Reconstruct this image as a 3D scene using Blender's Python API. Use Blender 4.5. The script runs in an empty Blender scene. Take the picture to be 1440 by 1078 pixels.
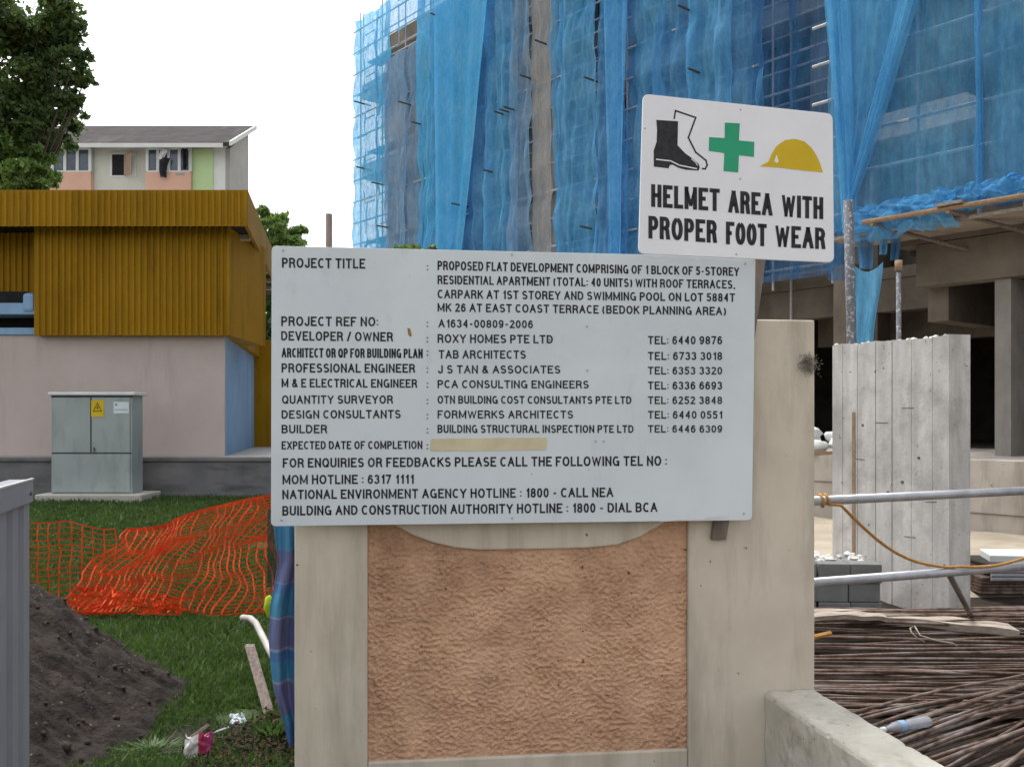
import bpy, math, random
import numpy as np
from mathutils import Vector, noise as mnoise

random.seed(7)
S = bpy.context.scene
COL = S.collection
R = math.radians

# ------------------------------------------------------------------ camera
F, CX, HY, EYE = 1354.0, 720.0, 590.0, 1.65       # focal length / centre / horizon row of the 1440 px photograph, eye height in m
cam_d = bpy.data.cameras.new('camera')
cam = bpy.data.objects.new('camera', cam_d)
COL.objects.link(cam)
cam.location = (0, 0, EYE)
cam.rotation_euler = (R(90), 0, 0)
cam_d.sensor_width = 36
cam_d.lens = 36 * F / 1440
cam_d.shift_y = (HY - 539) / 1440
cam_d.clip_start = 0.05
cam_d.clip_end = 1500
S.camera = cam

# ------------------------------------------------------------------ sky, sun, exposure
SUN_EL, SUN_AZ = R(66), R(-32)                     # azimuth clockwise from +Y
w = bpy.data.worlds.new('World')
S.world = w
w.use_nodes = True
nt = w.node_tree
nt.nodes.clear()
sky = nt.nodes.new('ShaderNodeTexSky')
sky.sky_type = 'NISHITA'
sky.sun_disc = False
sky.sun_elevation = SUN_EL
sky.sun_rotation = SUN_AZ
sky.dust_density = 4.0
hs = nt.nodes.new('ShaderNodeHueSaturation')
hs.inputs['Saturation'].default_value = 0.14
bg = nt.nodes.new('ShaderNodeBackground')
bg.inputs['Strength'].default_value = 0.15
wo = nt.nodes.new('ShaderNodeOutputWorld')
nt.links.new(sky.outputs[0], hs.inputs['Color'])
nt.links.new(hs.outputs[0], bg.inputs['Color'])
nt.links.new(bg.outputs[0], wo.inputs['Surface'])

sd = bpy.data.lights.new('sun', 'SUN')
sd.energy = 0.9
sd.angle = R(16)
sd.color = (1.0, 0.96, 0.9)
sun = bpy.data.objects.new('sun', sd)
COL.objects.link(sun)
sdir = Vector((math.sin(SUN_AZ) * math.cos(SUN_EL), math.cos(SUN_AZ) * math.cos(SUN_EL), math.sin(SUN_EL)))
sun.rotation_euler = (-sdir).to_track_quat('-Z', 'Y').to_euler()
sun.location = sdir * 50

S.view_settings.view_transform = 'Standard'
S.view_settings.look = 'None'
S.view_settings.gamma = 1
S.view_settings.exposure = 1.12
S.cycles.max_bounces = 6
S.cycles.transparent_max_bounces = 24

# ------------------------------------------------------------------ helpers
def P(px, py, Y):
    return Vector(((px - CX) / F * Y, Y, EYE + (HY - py) / F * Y))

def PG(px, py, z):                                  # point at height z seen at a pixel
    Y = (EYE - z) * F / (py - HY)
    return Vector(((px - CX) / F * Y, Y, z))

WOFF = {}

class MB:
    def __init__(self):
        self.v, self.f = [], []
    def add(self, vs, fs):
        o = len(self.v)
        self.v += [Vector(p) for p in vs]
        self.f += [tuple(i + o for i in q) for q in fs]
        return self
    def box(self, x0, x1, y0, y1, z0, z1):
        return self.hexa([(x0, y0), (x1, y0), (x1, y1), (x0, y1)], z0, z1)
    def hexa(self, pts, z0, z1):
        return self.prism([(p[0], p[1], z0) for p in pts], (0, 0, z1 - z0))
    def prism(self, pts, ext):
        n = len(pts)
        e = Vector(ext)
        a = [Vector(p) for p in pts]
        vs = a + [p + e for p in a]
        nrm = Vector((0, 0, 0))
        for i in range(n):
            nrm += a[i].cross(a[(i + 1) % n])
        if nrm.dot(e) > 0:
            fs = [tuple(reversed(range(n))), tuple(range(n, 2 * n))] + [(i, (i + 1) % n, n + (i + 1) % n, n + i) for i in range(n)]
        else:
            fs = [tuple(range(n)), tuple(reversed(range(n, 2 * n)))] + [((i + 1) % n, i, n + i, n + (i + 1) % n) for i in range(n)]
        return self.add(vs, fs)
    def tube(self, pts, r, seg=8, caps=True):
        pts = [Vector(p) for p in pts]
        rr = r if isinstance(r, (list, tuple)) else [r] * len(pts)
        vs, fs = [], []
        up = Vector((0.13, 0.31, 0.94))
        for i, p in enumerate(pts):
            d = (pts[min(i + 1, len(pts) - 1)] - pts[max(i - 1, 0)]).normalized()
            if i == 0:
                x = d.cross(up)
                if x.length < 0.1:
                    x = d.cross(Vector((1, 0, 0)))
            else:
                x = x - d * x.dot(d)
            x.normalize()
            y = d.cross(x)
            for k in range(seg):
                a = 2 * math.pi * k / seg
                vs.append(p + (x * math.cos(a) + y * math.sin(a)) * rr[i])
        for i in range(len(pts) - 1):
            for k in range(seg):
                k2 = (k + 1) % seg
                fs.append((i * seg + k, i * seg + k2, (i + 1) * seg + k2, (i + 1) * seg + k))
        if caps:
            fs.append(tuple(reversed(range(seg))))
            fs.append(tuple(range((len(pts) - 1) * seg, len(pts) * seg)))
        return self.add(vs, fs)
    def grid(self, fn, nu, nv):
        vs = [fn(i / nu, j / nv) for j in range(nv + 1) for i in range(nu + 1)]
        fs = [(j * (nu + 1) + i, j * (nu + 1) + i + 1, (j + 1) * (nu + 1) + i + 1, (j + 1) * (nu + 1) + i)
              for j in range(nv) for i in range(nu)]
        return self.add(vs, fs)
    def blob(self, c, r, seed=0, sub=10, amp=.25, sc=(1, 1, 1), fr=1.5):
        c = Vector(c)
        vs, fs = [], []
        nu, nv = sub * 2, sub
        for j in range(nv + 1):
            for i in range(nu):
                th, ph = math.pi * j / nv, 2 * math.pi * i / nu
                d = Vector((math.sin(th) * math.cos(ph), math.sin(th) * math.sin(ph), math.cos(th)))
                k = r * (1 + amp * mnoise.noise(d * fr + Vector((seed * 3.1, seed, 0))) + amp * .5 * mnoise.noise(d * fr * 3 + Vector((seed, 7, seed))))
                vs.append(c + Vector((d.x * sc[0], d.y * sc[1], d.z * sc[2])) * k)
        for j in range(nv):
            for i in range(nu):
                fs.append((j * nu + i, (j + 1) * nu + i, (j + 1) * nu + (i + 1) % nu, j * nu + (i + 1) % nu))
        return self.add(vs, fs)
    def build(self, name, mat, parent=None, smooth=False, bevel=0, solid=0, origin=None):
        off = WOFF.get(parent.name, Vector((0, 0, 0))) if parent else Vector(origin if origin else (0, 0, 0))
        me = bpy.data.meshes.new(name)
        me.from_pydata([p - off for p in self.v], [], self.f)
        me.materials.append(mat)
        if smooth:
            me.polygons.foreach_set('use_smooth', [True] * len(me.polygons))
        me.update()
        o = bpy.data.objects.new(name, me)
        COL.objects.link(o)
        if parent:
            o.parent = parent
            WOFF[o.name] = off
        else:
            o.location = off
            WOFF[o.name] = off
        if solid:
            m = o.modifiers.new('thick', 'SOLIDIFY'); m.thickness = solid; m.offset = 0
        if bevel:
            m = o.modifiers.new('bevel', 'BEVEL'); m.width = bevel; m.segments = 2; m.limit_method = 'ANGLE'
        return o

def tag(o, label=None, cat=None, group=None, kind=None):
    if label: o['label'] = label
    if cat: o['category'] = cat
    if group: o['group'] = group
    if kind: o['kind'] = kind
    return o

def thing(name, label, cat, loc, group=None):
    o = bpy.data.objects.new(name, None)
    COL.objects.link(o)
    o.location = loc
    o.empty_display_size = .2
    WOFF[o.name] = Vector(loc)
    return tag(o, label, cat, group)

def np_mesh(name, V, Fc, mat, parent=None, origin=None):
    off = WOFF.get(parent.name, Vector((0, 0, 0))) if parent else Vector(origin if origin else (0, 0, 0))
    V = np.asarray(V, dtype=np.float32) - np.array(off, dtype=np.float32)
    Fc = np.asarray(Fc, dtype=np.int32)
    me = bpy.data.meshes.new(name)
    k = Fc.shape[1]
    me.vertices.add(len(V)); me.vertices.foreach_set('co', V.ravel())
    me.loops.add(Fc.size); me.loops.foreach_set('vertex_index', Fc.ravel())
    me.polygons.add(len(Fc))
    me.polygons.foreach_set('loop_start', np.arange(0, Fc.size, k, dtype=np.int32))
    me.materials.append(mat)
    me.update(calc_edges=True)
    o = bpy.data.objects.new(name, me)
    COL.objects.link(o)
    if parent: o.parent = parent
    else: o.location = off
    WOFF[o.name] = off
    return o

# ------------------------------------------------------------------ materials
def newmat(name):
    m = bpy.data.materials.new(name)
    m.use_nodes = True
    n = m.node_tree
    b = n.nodes['Principled BSDF']
    return m, n, b

def c4(c): return (c[0], c[1], c[2], 1)

def coords(n, stretch=(1, 1, 1)):
    t = n.nodes.new('ShaderNodeTexCoord')
    mp = n.nodes.new('ShaderNodeMapping')
    mp.inputs['Scale'].default_value = stretch
    n.links.new(t.outputs['Object'], mp.inputs['Vector'])
    return mp.outputs[0]

def noise(n, vec, scale, detail=6, rough=.6, dist=0):
    t = n.nodes.new('ShaderNodeTexNoise')
    t.inputs['Scale'].default_value = scale
    t.inputs['Detail'].default_value = detail
    t.inputs['Roughness'].default_value = rough
    t.inputs['Distortion'].default_value = dist
    n.links.new(vec, t.inputs['Vector'])
    return t.outputs['Fac']

def ramp(n, fac, stops, interp='LINEAR'):
    r = n.nodes.new('ShaderNodeValToRGB')
    r.color_ramp.interpolation = interp
    e = r.color_ramp.elements
    while len(e) < len(stops): e.new(.5)
    for el, (p, c) in zip(e, stops):
        el.position = p
        el.color = c4(c) if not isinstance(c, (int, float)) else (c, c, c, 1)
    n.links.new(fac, r.inputs[0])
    return r.outputs[0]

def mix(n, fac, a, b, mode='MIX'):
    m = n.nodes.new('ShaderNodeMix')
    m.data_type = 'RGBA'
    m.blend_type = mode
    for sock, val in ((0, fac), (6, a), (7, b)):
        if hasattr(val, 'node'): n.links.new(val, m.inputs[sock])
        elif sock == 0: m.inputs[0].default_value = val
        else: m.inputs[sock].default_value = c4(val)
    return m.outputs[2]

def bump(n, b, h, strength=.3, dist=.02):
    bp = n.nodes.new('ShaderNodeBump')
    bp.inputs['Strength'].default_value = strength
    bp.inputs['Distance'].default_value = dist
    n.links.new(h, bp.inputs['Height'])
    n.links.new(bp.outputs[0], b.inputs['Normal'])

def M(name, c1, c2, scale=4, rough=.85, stretch=(1, 1, 1), bmp=0, bscale=30, bdist=.01, metal=0, lo=.35, hi=.65,
      stain=None, stain_scale=1.2, stain_lo=.5, stain_hi=.75, stain_stretch=(1, 1, 1), speck=None, speck_scale=60, speck_lo=.66, spec=.3):
    m, n, b = newmat(name)
    v = coords(n, stretch)
    col = ramp(n, noise(n, v, scale), [(lo, c1), (hi, c2)])
    if stain:
        col = mix(n, ramp(n, noise(n, coords(n, stain_stretch), stain_scale, 8, .65), [(stain_lo, 0), (stain_hi, 1)]), col, stain)
    if speck:
        col = mix(n, ramp(n, noise(n, coords(n), speck_scale, 2), [(speck_lo, 0), (speck_lo + .04, 1)]), col, speck)
    n.links.new(col, b.inputs['Base Color'])
    b.inputs['Roughness'].default_value = rough
    b.inputs['Metallic'].default_value = metal
    b.inputs['Specular IOR Level'].default_value = spec
    if bmp:
        bump(n, b, noise(n, coords(n), bscale, 8), bmp, bdist)
    return m

def srgb(r, g, b):
    f = lambda x: x / 12.92 if x <= .04045 else ((x + .055) / 1.055) ** 2.4
    return tuple(f(x / 255) for x in (r, g, b))

MAT = {}
MAT['pillar'] = M('painted_concrete', (.56, .495, .405), (.66, .59, .49), 2.2, .9, bmp=.25, bscale=60, bdist=.004,
                  stain=(.33, .285, .225), stain_scale=2.0, stain_lo=.46, stain_hi=.80, stain_stretch=(2.6, 2.6, .42), speck=(.1, .085, .07), speck_scale=26, speck_lo=.74)
MAT['lowwall'] = M('weathered_cement', (.47, .45, .385), (.60, .575, .505), 4, .95, bmp=.7, bscale=26, bdist=.012,
                   stain=(.28, .255, .21), stain_scale=5.5, stain_lo=.55, stain_hi=.74, speck=(.13, .11, .09), speck_scale=30, speck_lo=.70)
MAT['roughcast'] = M('peach_roughcast', (.55, .33, .21), (.69, .44, .29), 5, .92, bmp=.8, bscale=75, bdist=.006,
                     stain=(.33, .185, .115), stain_scale=2.8, stain_lo=.5, stain_hi=.8, speck=(.16, .08, .045), speck_scale=30, speck_lo=.70)
MAT['boardmark'] = M('shuttered_concrete', (.46, .445, .425), (.66, .64, .61), 2.2, .93, stretch=(3, 3, .5), bmp=.45, bscale=35, bdist=.01,
                     stain=(.32, .30, .28), stain_scale=3.0, stain_lo=.48, stain_hi=.78, speck=(.13, .12, .105), speck_scale=24, speck_lo=.70)
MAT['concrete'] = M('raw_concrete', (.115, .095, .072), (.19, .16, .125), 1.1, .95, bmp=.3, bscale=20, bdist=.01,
                    stain=(.08, .063, .05), stain_scale=.9, stain_lo=.5, stain_hi=.75, stain_stretch=(1, 1, .4))
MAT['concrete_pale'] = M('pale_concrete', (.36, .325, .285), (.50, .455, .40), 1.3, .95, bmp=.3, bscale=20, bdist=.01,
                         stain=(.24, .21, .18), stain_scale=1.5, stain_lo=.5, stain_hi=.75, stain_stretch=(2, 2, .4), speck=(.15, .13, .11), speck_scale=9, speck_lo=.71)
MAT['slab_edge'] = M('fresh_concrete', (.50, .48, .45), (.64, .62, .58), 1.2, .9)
MAT['column'] = M('grey_column_concrete', (.22, .205, .185), (.29, .27, .245), 1.6, .95, stain=(.16, .145, .13), stain_scale=1.2, stain_stretch=(2, 2, .4))
MAT['soffit'] = M('shade_dark_concrete', (.03, .025, .02), (.06, .05, .042), 1.5, .95)  # carpark shade put into a near-black colour; formwork panels reuse it
MAT['board'] = M('grey_white_sign_sheet', (.60, .65, .69), (.68, .73, .765), 1.7, .42, spec=.35,
                 stain=(.46, .50, .53), stain_scale=3.0, stain_lo=.6, stain_hi=.95, stain_stretch=(3, 3, 1), speck=(.2, .2, .2), speck_scale=28, speck_lo=.765)
MAT['white_sign'] = M('white_sign_sheet', (.78, .78, .83), (.86, .86, .9), 2, .4, spec=.35, stain=(.66, .66, .72), stain_scale=3, stain_lo=.6, stain_hi=.9)
MAT['ink'] = M('black_vinyl', (.012, .012, .016), (.03, .03, .035), 40, .5)
MAT['faded_ink'] = M('worn_black_vinyl', (.012, .012, .016), (.085, .09, .10), 16, .55, lo=.5, hi=.85)
MAT['green'] = M('green_vinyl', (.02, .33, .17), (.03, .38, .2), 4, .5)
MAT['yellow'] = M('yellow_vinyl', (.62, .42, .01), (.68, .47, .015), 4, .5)
MAT['tape'] = M('beige_tape', (.56, .49, .32), (.66, .59, .41), 9, .7)
MAT['rustmark'] = M('rust_mark', (.35, .22, .08), (.25, .14, .05), 60, .9)
MAT['timber'] = M('weathered_timber', (.13, .105, .09), (.24, .195, .17), 6, .9, stretch=(8, 8, .6), bmp=.4, bscale=40)
MAT['plank'] = M('grey_plank', (.22, .18, .15), (.42, .36, .30), 5, .9, stretch=(.8, 8, 8), bmp=.4, bscale=30)
MAT['galv'] = M('galvanised_steel', (.34, .35, .38), (.46, .47, .50), 8, .45, metal=.5, stain=(.25, .2, .17), stain_scale=6, stain_lo=.58, stain_hi=.75)
MAT['hoarding'] = M('dusty_grey_blue_steel', (.17, .18, .215), (.22, .23, .27), 3, .5, stain=(.13, .13, .15), stain_scale=3, stain_lo=.55, stain_hi=.8, spec=.4)
MAT['chrome_edge'] = M('bare_steel_edge', (.6, .62, .66), (.75, .77, .8), 9, .35, metal=.4)
MAT['rust'] = M('rusty_steel', (.06, .036, .026), (.18, .12, .092), 9, .8, stretch=(2, 2, 2), stain=(.28, .25, .23), stain_scale=2.2, stain_lo=.48, stain_hi=.68)
MAT['mud'] = M('site_mud', (.022, .015, .011), (.055, .039, .03), 2.2, .95, bmp=.7, bscale=12, bdist=.05)
MAT['sand'] = M('site_sand', (.30, .255, .195), (.42, .36, .28), 1.4, .95, bmp=.4, bscale=14, bdist=.03, stain=(.25, .2, .15), stain_scale=1.1, stain_lo=.58, stain_hi=.75)
MAT['soil'] = M('dark_soil', (.013, .0095, .008), (.038, .0285, .024), 7, .97, bmp=1, bscale=16, bdist=.05, speck=(.12, .1, .09), speck_scale=30, speck_lo=.68)
MAT['clod'] = M('dry_clods', (.022, .017, .014), (.06, .046, .039), 9, .97)
MAT['lawn'] = M('lawn_earth', (.02, .034, .010), (.042, .065, .018), 5, .95, bmp=.6, bscale=40, bdist=.03, stain=(.055, .045, .022), stain_scale=1.7, stain_lo=.55, stain_hi=.72)
MAT['land'] = M('earth', (.10, .085, .06), (.16, .14, .1), .5, .95)
MAT['paving'] = M('grey_paving', (.33, .32, .30), (.42, .41, .385), .8, .9, stain=(.24, .23, .21), stain_scale=.7)
MAT['darkwall'] = M('damp_grey_render', (.145, .145, .15), (.225, .22, .22), 1.3, .9, stain=(.06, .06, .06), stain_scale=1.5, stain_lo=.5, stain_hi=.75, stain_stretch=(.6, .6, 2.5), bmp=.3, bscale=25)
MAT['cladding'] = M('mustard_steel_cladding', (.30, .16, .006), (.36, .195, .010), .8, .6, stain=(.16, .082, .006), stain_scale=1.1, stain_lo=.5, stain_hi=.8, stain_stretch=(3, 3, .3), spec=.12)
MAT['pink'] = M('pale_pink_render', (.49, .41, .385), (.55, .46, .435), 1.0, .9, stain=(.40, .335, .315), stain_scale=1.3, stain_lo=.52, stain_hi=.8, bmp=.2, bscale=30, stain_stretch=(2.2, 2.2, .35))
MAT['blue_paint'] = M('pale_blue_render', (.22, .36, .56), (.27, .42, .62), 1.5, .85, stain=(.19, .29, .45), stain_scale=1.2, stain_stretch=(2, 2, .5))
MAT['void'] = M('shade_black', (.012, .012, .014), (.02, .02, .022), 3, .9)  # near-black colour stands in for shade in openings and under the eaves
MAT['cabinet'] = M('grey_green_cabinet_paint', (.31, .355, .355), (.36, .405, .405), 2, .55, stain=(.235, .265, .26), stain_scale=2, stain_stretch=(2, 2, .6), spec=.35)
MAT['cabinet_top'] = M('pale_cabinet_roof', (.58, .61, .65), (.68, .7, .74), 3, .4)
MAT['plinth'] = M('cement_plinth', (.40, .385, .34), (.52, .5, .45), 3, .95, stain=(.27, .26, .22), stain_scale=3)
MAT['paper'] = M('white_sticker', (.62, .68, .72), (.7, .75, .78), 5, .6)
MAT['bark'] = M('bark', (.05, .04, .03), (.11, .09, .07), 5, .95, stretch=(3, 3, .5), bmp=.6)
MAT['house_white'] = M('white_render', (.60, .62, .60), (.68, .70, .68), .5, .9, stain=(.52, .53, .50), stain_scale=.4)
MAT['house_cream'] = M('cream_render', (.53, .53, .46), (.6, .6, .53), .5, .9)
MAT['house_peach'] = M('peach_render', (.60, .36, .27), (.66, .41, .31), .5, .9)
MAT['house_green'] = M('pale_green_render', (.44, .58, .30), (.49, .63, .34), .5, .9)
MAT['gable'] = M('shade_grey_render', (.30, .30, .285), (.36, .36, .34), .5, .9)  # shade on the gable side put into the grey; vent holes reuse it
MAT['roof'] = M('weathered_roof_tiles', (.022, .018, .019), (.048, .039, .04), 1.2, .95, stain=(.085, .07, .068), stain_scale=.35, stain_lo=.55, stain_hi=.7, stain_stretch=(3, .5, .5))
MAT['glass'] = M('dusky_glass', (.035, .055, .085), (.09, .12, .16), .9, .15, spec=.6)
MAT['shutter'] = M('brown_shutter', (.33, .23, .17), (.4, .28, .21), 3, .8)
MAT['cloth_dark'] = M('dark_cloth', (.01, .01, .012), (.03, .03, .035), 6, .95)
MAT['cloth_pale'] = M('pale_cloth', (.55, .55, .58), (.65, .65, .68), 6, .95)
MAT['pvc'] = M('white_pvc', (.36, .34, .31), (.48, .455, .42), 6, .5)
MAT['rope'] = M('ochre_rope', (.34, .17, .045), (.46, .24, .07), 40, .8)
MAT['bamboo'] = M('tan_timber_pole', (.24, .16, .095), (.36, .25, .16), 5, .85, stretch=(1, 4, 4))
MAT['lime'] = M('lime_rubber', (.35, .5, .02), (.42, .58, .03), 12, .7)
MAT['redwrap'] = M('crimson_wrapper', (.26, .008, .05), (.36, .012, .07), 8, .5)
MAT['blocks'] = M('grey_blockwork', (.135, .14, .135), (.2, .205, .2), 4, .95, bmp=.4)
MAT['dryweed'] = M('dried_plant', (.17, .165, .135), (.32, .305, .255), 20, .95)
MAT['litter'] = M('leaf_litter', (.012, .008, .006), (.085, .045, .028), 13, .95)
MAT['seal'] = M('dark_gap_seal', (.07, .08, .08), (.1, .11, .11), 8, .8)

def leafmat(name, dark, mid, light, scale=1.2):
    m, n, b = newmat(name)
    f = noise(n, coords(n), scale, 4)
    f2 = noise(n, coords(n), scale * 9, 2)
    col = mix(n, ramp(n, f2, [(.35, 0), (.7, 1)]), ramp(n, f, [(.36, dark), (.62, mid)]), light)
    n.links.new(col, b.inputs['Base Color'])
    b.inputs['Roughness'].default_value = .6
    tr = n.nodes.new('ShaderNodeBsdfTranslucent')
    n.links.new(col, tr.inputs['Color'])
    ms = n.nodes.new('ShaderNodeMixShader')
    ms.inputs[0].default_value = .42
    n.links.new(b.outputs[0], ms.inputs[1])
    n.links.new(tr.outputs[0], ms.inputs[2])
    n.links.new(ms.outputs[0], n.nodes['Material Output'].inputs['Surface'])
    return m
MAT['leaf_dark'] = leafmat('dark_leaves', (.02, .042, .011), (.05, .095, .022), (.12, .19, .05), .5)
MAT['leaf_light'] = leafmat('bright_leaves', (.06, .13, .025), (.12, .22, .045), (.2, .3, .07), .6)
MAT['grass'] = leafmat('grass_blades', (.02, .05, .008), (.045, .098, .014), (.09, .155, .03), 2.5)
MAT['weed'] = leafmat('weed_leaves', (.03, .07, .015), (.06, .12, .02), (.1, .17, .04), 8)

def netmat(name, c1, c2, opa, opb, freq=26, dirt=None):
    """woven debris netting: threads scatter and pass light, the gaps between them are open"""
    m, n, b = newmat(name)
    n.nodes.remove(b)
    vv = coords(n, (freq, freq, .35))
    fold = noise(n, vv, .35, 5, .7)
    mott = noise(n, coords(n, (1.6, 1.6, .8)), 1.1, 9, .72)
    col = ramp(n, mott, [(.36, c1), (.62, c2)])
    if dirt:
        col = mix(n, ramp(n, noise(n, coords(n, (1, 1, .5)), .7, 6), [(.48, 0), (.66, .8)]), col, dirt)
    df = n.nodes.new('ShaderNodeBsdfDiffuse')
    tl = n.nodes.new('ShaderNodeBsdfTranslucent')
    tp = n.nodes.new('ShaderNodeBsdfTransparent')
    n.links.new(col, df.inputs[0]); n.links.new(col, tl.inputs[0])
    a = n.nodes.new('ShaderNodeMixShader'); a.inputs[0].default_value = .42
    n.links.new(df.outputs[0], a.inputs[1]); n.links.new(tl.outputs[0], a.inputs[2])
    o = n.nodes.new('ShaderNodeMixShader')
    op = ramp(n, fold, [(.3, opa), (.72, opb)])
    fine = ramp(n, noise(n, coords(n, (5, 5, 2.2)), 2.4, 8, .75), [(.35, .80), (.6, 1.0)])
    n.links.new(mix(n, 1.0, op, fine, 'MULTIPLY'), o.inputs[0])
    n.links.new(tp.outputs[0], o.inputs[1]); n.links.new(a.outputs[0], o.inputs[2])
    n.links.new(o.outputs[0], n.nodes['Material Output'].inputs['Surface'])
    return m
MAT['net_a'] = netmat('blue_net', (.095, .40, .74), (.22, .60, .95), .66, .96)
MAT['net_b'] = netmat('deep_blue_net', (.08, .31, .64), (.18, .50, .86), .60, .94)
MAT['net_c'] = netmat('backlit_cyan_net', (.10, .52, .90), (.19, .62, .96), .80, .99)  # sky backlight of the far left strips put into the brighter colour
MAT['net_d'] = netmat('grey_blue_net', (.18, .39, .63), (.34, .53, .74), .6, .94, dirt=(.46, .49, .52))
MAT['net_e'] = netmat('thin_shade_blue_net', (.035, .14, .34), (.07, .23, .46), .40, .76)  # lower opacity, with inner corner shade put into a darker colour
MAT['net_f'] = netmat('pale_blue_net', (.11, .42, .72), (.2, .56, .84), .6, .95, 40)
MAT['net_g'] = netmat('dusty_net', (.38, .44, .50), (.60, .57, .53), .5, .88)
MAT['net_h'] = netmat('stretched_blue_net', (.08, .32, .60), (.20, .53, .82), .58, .93)
MAT['tube'] = M('dull_zinc_tube', (.38, .40, .42), (.55, .56, .57), 3, .6)

# ------------------------------------------------------------------ ground
def smooth(a, b, x):
    t = min(1, max(0, (x - a) / (b - a)))
    return t * t * (3 - 2 * t)

def lawn_z(x, y):
    return .40 * smooth(7.5, 14.6, y) + .02 * mnoise.noise(Vector((x * .8, y * .8, 0)))

def site_z(x, y):
    return .2 * smooth(8.4, 9.6, y) + .03 * mnoise.noise(Vector((x * 1.3, y * 1.3, 4)))

g = MB().box(-500, 500, -60, 900, -.6, -.06).build('ground', MAT['land'])
tag(g, kind='structure')
lw = MB().grid(lambda a, b: Vector((-16 + 15.3 * a, 1.0 + 14.6 * b, lawn_z(-16 + 15.3 * a, 1.0 + 14.6 * b))), 90, 90).build('lawn_ground', MAT['lawn'], smooth=True)
tag(lw, kind='structure')
st = MB().grid(lambda a, b: Vector((-.66 + 14 * a, 4.55 + 4.2 * b, site_z(-.66 + 14 * a, 4.55 + 4.2 * b))), 80, 40).build('site_mud_ground', MAT['mud'], smooth=True)
tag(st, kind='structure')
st2 = MB().grid(lambda a, b: Vector((-.66 + 22 * a, 8.75 + 13 * b, site_z(-.66 + 22 * a, 8.75 + 13 * b))), 60, 40).build('site_sand_ground', MAT['sand'], smooth=True)
tag(st2, kind='structure')
tr = MB().box(-60, -2.2, 15.72, 90, -.5, 1.04).build('terrace_pavement', MAT['paving'])
tag(tr, kind='structure')
kw = thing('retaining_wall', 'low damp dark grey retaining wall along the top of the lawn', 'wall', (-8, 15.5, .4))
MB().box(-40, -1.2, 15.5, 15.715, -.2, .98).build('wall_face', MAT['darkwall'], kw, bevel=.015)
MB().box(-40, -1.2, 15.46, 15.715, .982, 1.045).build('coping', MAT['darkwall'], kw, bevel=.01)

# grass blades on the lawn
rng = np.random.default_rng(3)
def grass(n):
    Y = 4.2 + (15.3 - 4.2) * rng.random(n) ** 1.7
    k = -.56 + .40 * rng.random(n)
    X = k * Y
    pat = np.array([mnoise.noise(Vector((x * .9, y * .9, 9))) + .5 * mnoise.noise(Vector((x * 3, y * 3, 2))) for x, y in zip(X, Y)])
    keep = (pat + .35 * rng.random(n) > -.45) & (X < -.95)
    X, Y, pat = X[keep], Y[keep], pat[keep]
    Z = np.array([lawn_z(x, y) for x, y in zip(X, Y)])
    n = len(X)
    h = (.022 + .05 * rng.random(n)) * (1 + .5 * np.clip(pat, -.5, 1)) * (.8 + Y * .035)
    wd = .004 + .0007 * Y
    a = rng.random(n) * 6.283
    lx, ly = rng.normal(0, .6, n) * h, rng.normal(0, .6, n) * h
    V = np.empty((n, 3, 3))
    V[:, 0] = np.stack([X - np.cos(a) * wd, Y - np.sin(a) * wd, Z - .005], 1)
    V[:, 1] = np.stack([X + np.cos(a) * wd, Y + np.sin(a) * wd, Z - .005], 1)
    V[:, 2] = np.stack([X + lx, Y + ly, Z + h], 1)
    o = np_mesh('grass', V.reshape(-1, 3), np.arange(3 * n).reshape(n, 3), MAT['grass'])
    tag(o, 'short green grass growing over the lawn', 'grass', kind='stuff')
grass(150000)

# ------------------------------------------------------------------ gate wall with roughcast panel
PA, PB = 4.221, .1182                                # notice board plane: Y = PA + PB * X
T = Vector((1, PB, 0)).normalized()
NF = Vector((PB, -1, 0)).normalized()                # towards the viewer
def plane_xy(px, off=0.0):
    a = PA + off
    k = (px - CX) / F
    Y = a / (1 - PB * k)
    return k * Y, Y
def on_board(px, py, off=0.0):
    x, y = plane_xy(px, off)
    return Vector((x, y, EYE + (HY - py) / F * y))
def wall_pt(px, z, back=0.0, off=.085):
    x, y = plane_xy(px, off)
    return Vector((x, y, z)) - NF * back

WTOP = on_board(1146, 450, .085).z
def wz(px, py): return on_board(px, py, .085).z
wx, wy = plane_xy(780, .085)
gw = thing('gate_wall', 'cream concrete gate wall framing a peach roughcast panel', 'wall', (wx, wy + .15, 0))
BK = -NF * .30
def wall_prism(pts, name, mat, back=0.0, ext=BK, bevel=.008):
    m = MB().prism([wall_pt(px, z, back) for px, z in pts], ext)
    return m.build(name, mat, gw, bevel=bevel)
wall_prism([(414, -.3), (517, -.3), (517, WTOP), (414, WTOP)], 'pilaster', MAT['pillar'])
wall_prism([(968, -.3), (1146, -.3), (1146, WTOP), (968, WTOP)], 'pilaster', MAT['pillar'])
wall_prism([(517.2, -.3), (967.8, -.3), (967.8, .145), (517.2, .145)], 'bottom_rail', MAT['pillar'], .003)
curve = [(517.2, 700), (536, 724), (555, 738), (580, 752), (610, 763), (640, 770), (675, 773), (720, 772.5), (780, 771.5), (830, 770), (868, 766), (900, 755), (931, 737), (950, 722), (967.8, 700)]
cv = [(px, wz(px, py)) for px, py in curve]
wall_prism([(517.2, WTOP - .002)] + cv + [(967.8, WTOP - .002)], 'arched_valance', MAT['pillar'], .002)
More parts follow.
